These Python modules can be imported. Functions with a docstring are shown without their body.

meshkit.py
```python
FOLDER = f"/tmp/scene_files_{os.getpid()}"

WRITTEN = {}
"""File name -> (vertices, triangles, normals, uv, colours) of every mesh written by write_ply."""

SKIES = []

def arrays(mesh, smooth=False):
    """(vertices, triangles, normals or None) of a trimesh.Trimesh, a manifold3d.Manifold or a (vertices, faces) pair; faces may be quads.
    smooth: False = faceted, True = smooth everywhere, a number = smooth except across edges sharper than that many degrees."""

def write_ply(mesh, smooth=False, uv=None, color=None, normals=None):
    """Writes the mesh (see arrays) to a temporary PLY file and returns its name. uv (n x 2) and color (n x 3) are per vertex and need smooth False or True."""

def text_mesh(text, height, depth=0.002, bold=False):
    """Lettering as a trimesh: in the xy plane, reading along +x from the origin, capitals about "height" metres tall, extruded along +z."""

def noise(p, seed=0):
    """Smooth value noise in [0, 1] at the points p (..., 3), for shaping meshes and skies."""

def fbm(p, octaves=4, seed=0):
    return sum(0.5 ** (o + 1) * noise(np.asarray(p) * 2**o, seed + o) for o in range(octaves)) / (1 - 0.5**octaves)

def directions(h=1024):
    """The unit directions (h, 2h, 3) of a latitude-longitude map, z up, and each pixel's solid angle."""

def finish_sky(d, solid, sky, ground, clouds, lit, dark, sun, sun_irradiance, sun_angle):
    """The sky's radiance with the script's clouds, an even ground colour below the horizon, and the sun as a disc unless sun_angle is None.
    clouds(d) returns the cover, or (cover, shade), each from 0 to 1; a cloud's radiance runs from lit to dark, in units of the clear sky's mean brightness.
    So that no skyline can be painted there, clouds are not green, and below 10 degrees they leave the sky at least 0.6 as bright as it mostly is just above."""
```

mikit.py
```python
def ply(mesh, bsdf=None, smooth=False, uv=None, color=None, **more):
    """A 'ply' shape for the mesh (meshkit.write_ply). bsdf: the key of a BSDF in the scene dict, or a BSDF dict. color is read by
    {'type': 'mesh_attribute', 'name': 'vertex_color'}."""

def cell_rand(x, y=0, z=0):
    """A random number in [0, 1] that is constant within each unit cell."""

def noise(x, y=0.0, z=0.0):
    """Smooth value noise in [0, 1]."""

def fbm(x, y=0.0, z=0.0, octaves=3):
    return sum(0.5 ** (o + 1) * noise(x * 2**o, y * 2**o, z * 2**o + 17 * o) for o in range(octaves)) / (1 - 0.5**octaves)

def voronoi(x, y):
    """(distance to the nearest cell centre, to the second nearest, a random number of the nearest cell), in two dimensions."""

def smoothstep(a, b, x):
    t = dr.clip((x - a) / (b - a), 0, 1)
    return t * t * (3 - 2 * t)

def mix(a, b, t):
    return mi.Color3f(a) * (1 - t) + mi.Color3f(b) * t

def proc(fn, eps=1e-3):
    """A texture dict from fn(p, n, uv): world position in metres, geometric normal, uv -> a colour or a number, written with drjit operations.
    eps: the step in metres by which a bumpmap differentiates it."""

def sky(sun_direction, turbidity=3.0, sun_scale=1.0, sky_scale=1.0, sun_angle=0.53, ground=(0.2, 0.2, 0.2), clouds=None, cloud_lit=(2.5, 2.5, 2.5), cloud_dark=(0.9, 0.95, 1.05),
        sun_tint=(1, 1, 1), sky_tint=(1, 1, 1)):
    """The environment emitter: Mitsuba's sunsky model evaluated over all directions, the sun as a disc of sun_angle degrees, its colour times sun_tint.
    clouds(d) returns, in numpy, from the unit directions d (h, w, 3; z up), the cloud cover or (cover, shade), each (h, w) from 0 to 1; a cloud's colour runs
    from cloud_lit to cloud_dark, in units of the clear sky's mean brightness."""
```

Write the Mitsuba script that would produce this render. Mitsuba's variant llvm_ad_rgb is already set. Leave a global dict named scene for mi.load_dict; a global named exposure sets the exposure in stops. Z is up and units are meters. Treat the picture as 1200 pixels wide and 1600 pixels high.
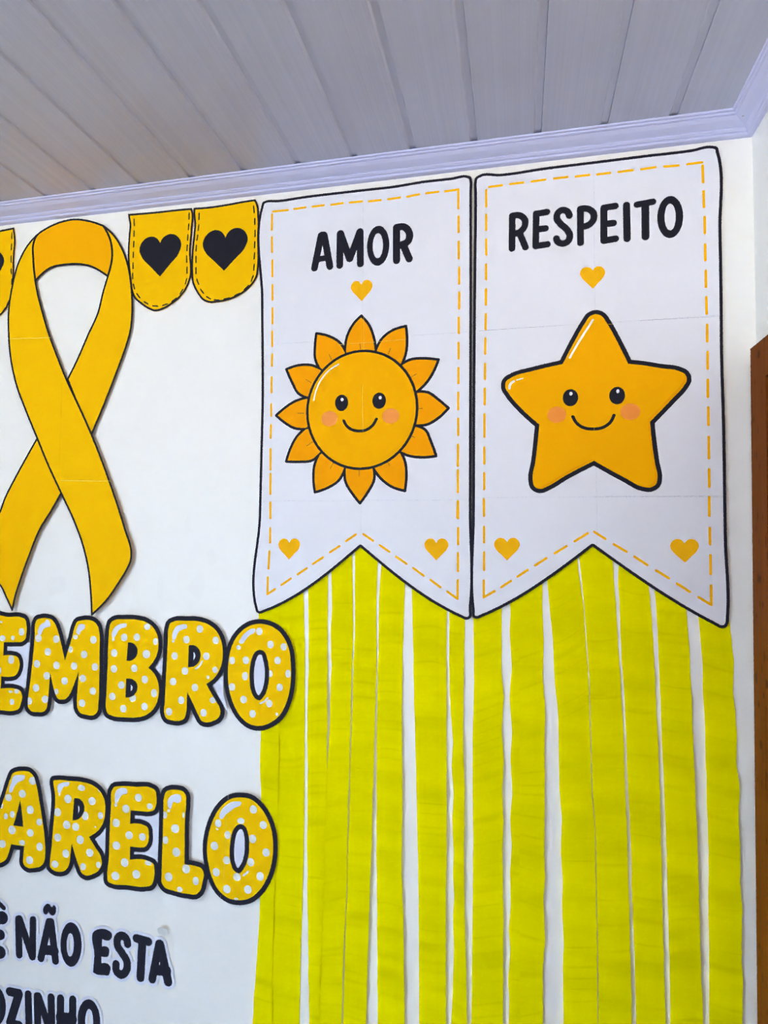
import math, numpy as np, trimesh, mitsuba as mi, mikit, meshkit
import drjit as dr
from shapely.geometry import Polygon, LineString, Point
from shapely.ops import unary_union
from shapely import affinity

T = mi.ScalarTransform4f
scene, labels = {'type': 'scene'}, {}

# ------------------------------------------------------------------ camera, sky, lamp, exposure
# World: x along the decorated wall, y into it (wall face at y = 0), z up from the floor.
CAM = np.array([0.0, -1.06, 1.80])
RIGHT = np.array([0.97740997, 0.21125518, 0.00640263])
DOWN = np.array([-0.00292894, 0.0438296, -0.99903473])
FORWARD = np.array([-0.21133188, 0.97644775, 0.04345824])
m = np.eye(4); m[:3, 0], m[:3, 1], m[:3, 2], m[:3, 3] = -RIGHT, -DOWN, FORWARD, CAM
scene['camera'] = {'type': 'perspective', 'fov': math.degrees(2 * math.atan(600 / 972.295)), 'fov_axis': 'x',
                   'near_clip': 0.02, 'far_clip': 100.0, 'to_world': T(m.tolist())}
SKY = 166.0
scene['sky'] = mikit.sky((0.75, 0.45, 0.55), turbidity=3.0, sky_scale=SKY, sun_scale=SKY * 0.1, sky_tint=(1.46, 1.235, 1.17), ground=(0.35, 0.36, 0.36))
LAMP_R = 0.075          # two bare bulbs below the ceiling: position, colour, radiance
LAMPS = [((0.12, -0.85, 2.385), (1.0, 0.84, 0.62), 26.5), ((-1.10, -1.00, 2.36), (1.0, 0.955, 0.79), 57.0)]
exposure = 0.14

# ------------------------------------------------------------------ materials
def srgb(r, g, b):
    return [((c / 255 + 0.055) / 1.055) ** 2.4 if c > 10 else c / 255 / 12.92 for c in (r, g, b)]
def mat(name, col, rough=0.6, spec=0.3, **more):
    c = {'type': 'rgb', 'value': list(col)} if not isinstance(col, dict) else col
    scene['mat_' + name] = {'type': 'twosided', 'bsdf': {'type': 'principled', 'base_color': c, 'roughness': rough, 'specular': spec, **more}}
    return 'mat_' + name
def wall_colour(p, n, uv):
    a = mikit.fbm(p.x * 2.1, p.y * 2.1 + 5, p.z * 2.1, 3)
    b = mikit.fbm(p.x * 60, p.y * 60, p.z * 60, 2)
    s = mikit.smoothstep(0.80, 0.86, mikit.noise(p.x * 38 + 3, p.y * 38, p.z * 17)) * mikit.smoothstep(0.62, 0.75, mikit.noise(p.x * 3.1, p.y * 3, p.z * 2.3 + 8))
    c = mikit.mix((0.895, 0.882, 0.815), (0.910, 0.896, 0.835), a * 0.8 + b * 0.2)
    return mikit.mix(c, (0.62, 0.60, 0.54), s * 0.06)
def wood_colour(p, n, uv):
    g = mikit.fbm(p.x * 90, p.y * 90, p.z * 4.0, 3)
    h = mikit.noise(p.x * 320, p.y * 320, p.z * 9.0)
    k = mikit.smoothstep(0.74, 0.85, mikit.noise(p.x * 200 + 9, p.y * 200, p.z * 55))
    c = mikit.mix((0.088, 0.021, 0.002), (0.170, 0.046, 0.004), g * 0.75 + h * 0.25)
    return mikit.mix(c, (0.035, 0.012, 0.004), k * 0.7)
def plank_colour(p, n, uv):
    a = mikit.noise(p.x * 420, p.y * 1.5, 2.0)
    b = mikit.noise(p.x * 95, p.y * 0.8, 7.0)
    return mikit.mix((0.435, 0.450, 0.550), (0.495, 0.510, 0.620), a * 0.5 + b * 0.5)
def crepe_colour(p, n, uv):  # ripple bands and dark crease lines paint fold shade into the colour
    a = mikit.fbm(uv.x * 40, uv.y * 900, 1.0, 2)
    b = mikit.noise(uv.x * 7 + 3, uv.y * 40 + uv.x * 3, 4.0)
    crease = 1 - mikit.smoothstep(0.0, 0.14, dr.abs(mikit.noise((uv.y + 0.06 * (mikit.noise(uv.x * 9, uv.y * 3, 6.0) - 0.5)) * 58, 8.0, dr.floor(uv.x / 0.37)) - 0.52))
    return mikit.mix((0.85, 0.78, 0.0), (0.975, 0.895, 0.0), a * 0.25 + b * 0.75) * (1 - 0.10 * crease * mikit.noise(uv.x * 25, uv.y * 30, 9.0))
def crepe_bump(p, n, uv):
    fine = mikit.noise(uv.x * 45, uv.y * 1100, 3.0) * 0.00022 + mikit.noise(uv.x * 20 + 5, uv.y * 330, 1.0) * 0.00030
    v = uv.y + 0.05 * (mikit.noise(uv.x * 8, uv.y * 3, 6.0) - 0.5) * mikit.noise(uv.y * 5, 2.0, 1.0)
    crease = 1 - mikit.smoothstep(0.0, 0.16, dr.abs(mikit.noise(v * 62, 8.0, dr.floor(uv.x / 0.37)) - 0.52))
    return fine - crease * 0.0011 * mikit.noise(uv.x * 25, uv.y * 30, 9.0)
mat('wall', mikit.proc(wall_colour), 0.55, 0.3)
mat('wall_side', (0.80, 0.82, 0.79), 0.5, 0.3)
mat('floor', (0.20, 0.20, 0.21), 0.5)
mat('wall_front', (0.34, 0.34, 0.35), 0.6, 0.2)
mat('plank', mikit.proc(plank_colour), 0.35, 0.4)
mat('plank_gap', (0.40, 0.39, 0.46), 0.5)
mat('trim', (0.62, 0.64, 0.87), 0.4, 0.2)
mat('wood', mikit.proc(wood_colour), 0.6, 0.04)
mat('metal', (0.35, 0.35, 0.38), 0.4)
mat('frame_white', (0.8, 0.8, 0.8), 0.4)
mat('paper', (0.820, 0.818, 0.845), 0.6, 0.1)
mat('paper_edge', (0.56, 0.57, 0.63), 0.7, 0.2)
mat('ink', (0.012, 0.012, 0.019), 0.6, 0.08)
mat('ink_brown', (0.30, 0.10, 0.0), 0.5, 0.3)
mat('letter_yellow', (0.97, 0.59, 0.0), 0.7, 0.06)
mat('flag_yellow', (0.93, 0.535, 0.0), 0.7, 0.06)
mat('ribbon_yellow', (0.93, 0.54, 0.0), 0.7, 0.06)
mat('ribbon_back', (0.93, 0.525, 0.0), 0.7, 0.06)
mat('ribbon_loop', (0.93, 0.44, 0.0), 0.7, 0.06)
mat('seam_pale', (0.93, 0.72, 0.14), 0.7, 0.06)
mat('seam_grey', (0.42, 0.40, 0.48), 0.7)
mat('seam_fold', (0.86, 0.50, 0.0), 0.7, 0.06)
mat('stitch', (0.92, 0.475, 0.006), 0.7, 0.06)
mat('sun_face', (0.95, 0.455, 0.0), 0.7, 0.06)
mat('sun_shade', (0.93, 0.43, 0.0), 0.7, 0.06)
mat('sun_ray', (0.95, 0.37, 0.001), 0.7, 0.06)
mat('star_fill', (0.95, 0.44, 0.0), 0.7, 0.06)
mat('star_shade', (0.88, 0.36, 0.0), 0.7, 0.06)
mat('cheek', (0.95, 0.33, 0.07), 0.7, 0.06)
mat('cheek_star', (0.90, 0.29, 0.05), 0.7, 0.06)
mat('shine', (0.93, 0.90, 0.78), 0.55, 0.2)
mat('dot', (0.80, 0.80, 0.74), 0.6, 0.2)
mat('shine_lilac', (0.76, 0.78, 0.89), 0.6, 0.2)
mat('glint', (0.86, 0.86, 0.86), 0.6)
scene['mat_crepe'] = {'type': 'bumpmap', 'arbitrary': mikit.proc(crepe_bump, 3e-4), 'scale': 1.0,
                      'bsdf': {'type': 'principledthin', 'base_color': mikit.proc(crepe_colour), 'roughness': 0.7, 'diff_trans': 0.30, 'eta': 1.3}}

# ------------------------------------------------------------------ helpers
def key_of(name, parent=None):
    base = f'{parent}__{name}' if parent else name
    if base not in scene and base not in labels and not any(k.startswith(base + '__') for k in scene):
        return base
    i = 1
    while f'{base}_{i:03d}' in scene or f'{base}_{i:03d}' in labels:
        i += 1
    return f'{base}_{i:03d}'
def obj(name, mesh, material, parent=None, label=None, smooth=False, uv=None, **tags):
    k = key_of(name, parent)
    scene[k] = mikit.ply(mesh, material, smooth=smooth, uv=uv)
    t = dict(tags)
    if label: t['label'] = label
    if t: labels[k] = t
    return k
def thing(name, label, category, group=None):
    k = key_of(name)
    labels[k] = {'label': label, 'category': category, **({'group': group} if group else {})}
    return k
def box(x0, x1, y0, y1, z0, z1):
    b = trimesh.creation.box((x1 - x0, y1 - y0, z1 - z0)); b.apply_translation(((x0 + x1) / 2, (y0 + y1) / 2, (z0 + z1) / 2))
    return b
def join(*ms): return trimesh.util.concatenate(list(ms))
def curve(pts, closed=True, step=0.0025):
    """A smooth line through points in millimetres; points with a third entry are corners. Returns metres."""
    p = [(q[0] / 1000, q[1] / 1000) for q in pts]; c = [len(q) > 2 for q in pts]; n = len(p)
    P = np.array(p); out = []
    for i in range(n if closed else n - 1):
        a, b = P[i], P[(i + 1) % n]
        h, L = b - a, np.linalg.norm(b - a)
        if L < 1e-7: continue
        def tangent(j):
            if not closed and j in (0, n - 1): return None
            if c[j]: return None
            u, v = P[j] - P[j - 1], P[(j + 1) % n] - P[j]
            lu, lv = np.linalg.norm(u), np.linalg.norm(v)
            if min(lu, lv) < 1e-7: return None
            t = (u / lu * lv + v / lv * lu) / (lu + lv)
            return t / max(np.linalg.norm(t), 1e-9) * L
        ta, tb = tangent(i), tangent((i + 1) % n)
        if ta is None and tb is None: ta = tb = h
        elif ta is None: ta = 1.5 * h - 0.5 * tb
        elif tb is None: tb = 1.5 * h - 0.5 * ta
        k = max(1, min(14, int(L / step)))
        if np.allclose(ta, h) and np.allclose(tb, h): k = 1
        for s in np.arange(k) / k:
            out.append((2*s**3 - 3*s**2 + 1) * a + (s**3 - 2*s**2 + s) * ta + (-2*s**3 + 3*s**2) * b + (s**3 - s**2) * tb)
    if not closed: out.append(P[-1])
    return np.array(out)
def shape(pts):
    g = Polygon(curve(pts))
    return g if g.is_valid else g.buffer(0)
def stroke(width, pts):
    return LineString(curve(pts, closed=False)).buffer(width / 2000, quad_segs=6)
def ellipse(e, grow=0.0):
    x, z, a, b = (v / 1000 for v in e)
    t = np.linspace(0, 2 * np.pi, 48, endpoint=False)
    return Polygon(np.c_[x + (a + grow) * np.cos(t), z + (b + grow) * np.sin(t)])
def dash(d, width):
    return LineString([(d[0] / 1000, d[1] / 1000), (d[2] / 1000, d[3] / 1000)]).buffer(width / 2000, quad_segs=4)
def slab(poly, front, thick=0.00012, lift=None):
    """Paper or print cut to a polygon of the wall plane; its face stands `front` metres off the wall."""
    ms = []
    for g in getattr(poly, 'geoms', [poly]):
        if g.geom_type != 'Polygon' or g.area < 2e-8: continue
        e = trimesh.creation.extrude_polygon(g.simplify(0.00005), thick, engine='earcut')
        v = np.array(e.vertices)
        y = front - thick + v[:, 2]
        if lift is not None: y = y + lift(v[:, 1])
        ms.append(trimesh.Trimesh(np.c_[v[:, 0], -y, v[:, 1]], e.faces, process=False))
    return join(*ms)
def noise1(z, seed, knots):
    r = np.random.RandomState(seed).rand(4000)
    return np.interp(z / knots + 50, np.arange(4000), r)

# ------------------------------------------------------------------ outlines in millimetres on the wall
STRIPS = [([(-460.3,1731.8),(-459.2,1663.9),(-450.9,1450.4),(-452.5,1401.9),(-448.7,1351.7),(-448.2,1246),(-447.9,1149.9),(-452.2,1061.6),(-457.1,988.8),(-458.3,943)],[(-421,1732.5),(-421.2,1663.9),(-418.7,1573.2),(-416.8,1449.5),(-416.7,1360.2),(-419.9,1249.1),(-422.3,1128),(-422.9,1051.6),(-422.6,948.9)]),([(-427.1,1732.4),(-427.3,1663.7),(-424.7,1572.9),(-422.9,1449),(-422.8,1359.6),(-425.9,1248.4),(-428.3,1127.2),(-428.9,1050.8),(-428.5,947.9)],[(-377.1,1801.7),(-375.9,1714),(-374.4,1688),(-370.9,1597.9),(-370.6,1530.7),(-368.8,1353.4),(-368.9,1254.7),(-370.9,1131.6),(-372.4,1069.8),(-372.9,957.2)]),([(-366.8,1801.8),(-365.8,1714.3),(-365.2,1688.3),(-362.9,1575.9),(-363.4,1475.5),(-360.5,1354.2),(-360.3,1266.6),(-357.7,1133.3),(-354.4,1029.6),(-352.8,960.5)],[(-331.2,1813.3),(-329.9,1745.5),(-330,1689.2),(-328.8,1579.8),(-327.1,1487.9),(-327.1,1437.2),(-326.1,1393.4),(-326.1,1362.8),(-329.2,1248.2),(-333.1,1078.7),(-335.2,963.4)]),([(-324.7,1813.3),(-324,1745.6),(-321.2,1678.3),(-324,1633.5),(-321.2,1580.1),(-322.5,1488.2),(-323.9,1437.5),(-326.7,1392.3),(-332.7,1356.7),(-338.3,1236.4),(-343.4,1077.2),(-346.7,961.5)],[(-286.5,1813.4),(-286.2,1773.1),(-284.2,1690.5),(-282.8,1647.2),(-284.4,1576.4),(-285.5,1490.6),(-286.7,1406.5),(-287.8,1364.1),(-288.7,1285),(-289.3,1199),(-293.5,1120.6),(-296.5,969.9)]),([(-280.7,1813.5),(-280.6,1773.1),(-280.3,1690.6),(-279.3,1647.3),(-281.6,1576.5),(-282.4,1490.8),(-284.7,1406.7),(-284.3,1364.4),(-286.8,1296),(-287.7,1199.2),(-290.6,1121),(-293.6,970.3)],[(-240.5,1813.6),(-240.1,1760.3),(-241.8,1691.6),(-240.6,1578.6),(-242.6,1465.3),(-243.9,1382),(-244.7,1370.1),(-246.5,1268.1),(-250.1,1147.7),(-254,976.9)]),([(-233.1,1813.6),(-233.3,1760.4),(-236.8,1691.8),(-237.7,1578.7),(-238.4,1465.6),(-238,1382.5),(-237.9,1365.3),(-237.2,1269.2),(-235.3,1149.6),(-233,980.4)],[(-192,1813.8),(-191.5,1725.8),(-192.4,1693),(-194.7,1609),(-195.5,1497.7),(-193.5,1374.7),(-194.1,1239.1),(-190.5,1155.6),(-187.5,988)]),([(-182.3,1813.8),(-180.1,1726.1),(-178.8,1693.4),(-176.2,1609.8),(-173.8,1525.9),(-171.9,1467.1),(-169.1,1374.8),(-165.5,1242.4),(-164.3,1159.1),(-162.7,992.1)],[(-120,1803.2),(-119.6,1676.7),(-119.9,1603.8),(-119.3,1513.3),(-118.6,1376.2),(-118.4,1282.2),(-119.6,1214.6),(-118.9,999.4)]),([(-115.1,1803.2),(-114.8,1676.8),(-115.1,1604),(-112.4,1513.7),(-107.6,1461.2),(-110.1,1424.2),(-106.5,1377.3),(-108.9,1335.3),(-106.2,1283.5),(-107.7,1252.3),(-105.5,1216.3),(-107.1,1180.1),(-105.9,1132),(-107.4,1067.4),(-110.4,1000.8)],[(-89.1,1803.4),(-89,1659.5),(-91,1536.2),(-91.5,1472.9),(-88.8,1384.1),(-89.8,1285.3),(-88.7,1192.7),(-86.5,1114.3),(-84.4,1005.1)]),([(-74.1,1803.4),(-74.4,1660),(-73,1560.4),(-75.6,1472),(-75.1,1380.2),(-74,1304.6),(-75.1,1215),(-76.1,1115.8),(-77.1,1006.3)],[(-28.5,1803.7),(-28.2,1686.9),(-27.8,1650),(-28.6,1585.9),(-24.9,1541.2),(-28.1,1485.8),(-25,1440.4),(-27.7,1384.5),(-25.5,1343.6),(-27.4,1292.2),(-25.8,1190.7),(-27.2,1014.6)]),([(-13.9,1803.8),(-14.7,1695.7),(-13.1,1682.1),(-14.8,1650.5),(-11.7,1586.7),(-15.5,1541.7),(-11,1487),(-14.2,1441.3),(-10.8,1389.1),(-15,1346.7),(-12,1305.1),(-15.2,1263),(-13.8,1208.4),(-17.4,1172.6),(-14.9,1138.7),(-18.6,1091),(-16.6,1063.3),(-17.8,1016.2)],[(38.8,1804.1),(38.5,1736.9),(37.3,1699.3),(39.3,1636.9),(37.7,1571.7),(41.5,1523.5),(39.9,1480.3),(39.9,1400.8),(39.2,1349),(38.5,1297.4),(39.6,1259.3),(36.9,1220.9),(39.3,1160.3),(35.6,1116),(35.2,1025)]),([(44.9,1804.1),(45.6,1737.1),(48.4,1699.6),(54.2,1637.5),(56.4,1572.7),(61.6,1524.8),(62.1,1481.9),(62.9,1404.8),(66.6,1351.7),(64.3,1300.3),(67.3,1262.6),(65.8,1224.5),(68,1164.3),(66.7,1120.6),(67.2,1030.3)],[(93.3,1804.4),(93.1,1770.1),(97.5,1726.7),(102,1695.9),(105.3,1635.5),(109.3,1571.4),(110.7,1485.5),(112.3,1397.2),(116.5,1339.8),(116.9,1271.4),(118.3,1171.2),(118.1,1038.8)]),([(96.3,1804.4),(96.7,1770.2),(100.7,1726.8),(103.7,1695.9),(107,1635.5),(111,1571.5),(112.4,1485.6),(114,1397.4),(118.2,1339.9),(118.6,1271.6),(119.9,1171.4),(119.8,1039.1)],[(147.6,1804.7),(147.7,1763.6),(149.8,1727.9),(151.5,1702.4),(155.5,1616.3),(158.8,1552),(161.1,1497.1),(162.3,1406.7),(164.8,1328),(166.2,1244),(167.8,1145.2),(168.9,1047.2)]),([(155.4,1804.8),(156.9,1758.7),(155.7,1731.1),(157.3,1702.6),(159.7,1616.5),(163.6,1552.3),(165,1497.4),(167.2,1405.2),(170.3,1328.6),(171.4,1244.6),(174.2,1146.1),(175.5,1048.3)],[(200.7,1805),(201.7,1727),(203.3,1703.8),(207.8,1639.7),(209,1576.9),(211.1,1513.5),(213.5,1409.4),(214.4,1316.8),(215.4,1217.3),(216.1,1152.2),(218,1055.4)]),([(208.3,1805.1),(210.2,1727.2),(212.7,1694),(214.6,1640),(216,1577.2),(217.5,1513.9),(219.8,1409.9),(222.1,1317.6),(223.2,1218.4),(224.3,1153.4),(224.4,1056.4)],[(255.4,1805.3),(256.6,1688.3),(260.1,1631.9),(260.8,1596.4),(262.3,1517),(264.4,1414),(266.2,1324.4),(267.3,1256.6),(268.3,1159.8),(270.5,1064.1)]),([(271.2,1805.4),(273.6,1687.9),(277,1632.7),(279,1597.4),(278.1,1582.6),(280.1,1518.2),(280.4,1415.4),(282,1326.2),(280.5,1258.2),(280.4,1161.6),(278.3,1065.4)],[(308.8,1805.6),(311.5,1746.2),(316,1687.2),(318.4,1669.7),(322.9,1616.1),(320.9,1570.3),(324.7,1508.7),(323.1,1464.3),(326.8,1419.6),(324.1,1377.4),(326.1,1322.5),(324.6,1288.2),(327.3,1241.5),(324.5,1190.4),(326.3,1145.8),(323.6,1072.9)])]
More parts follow.
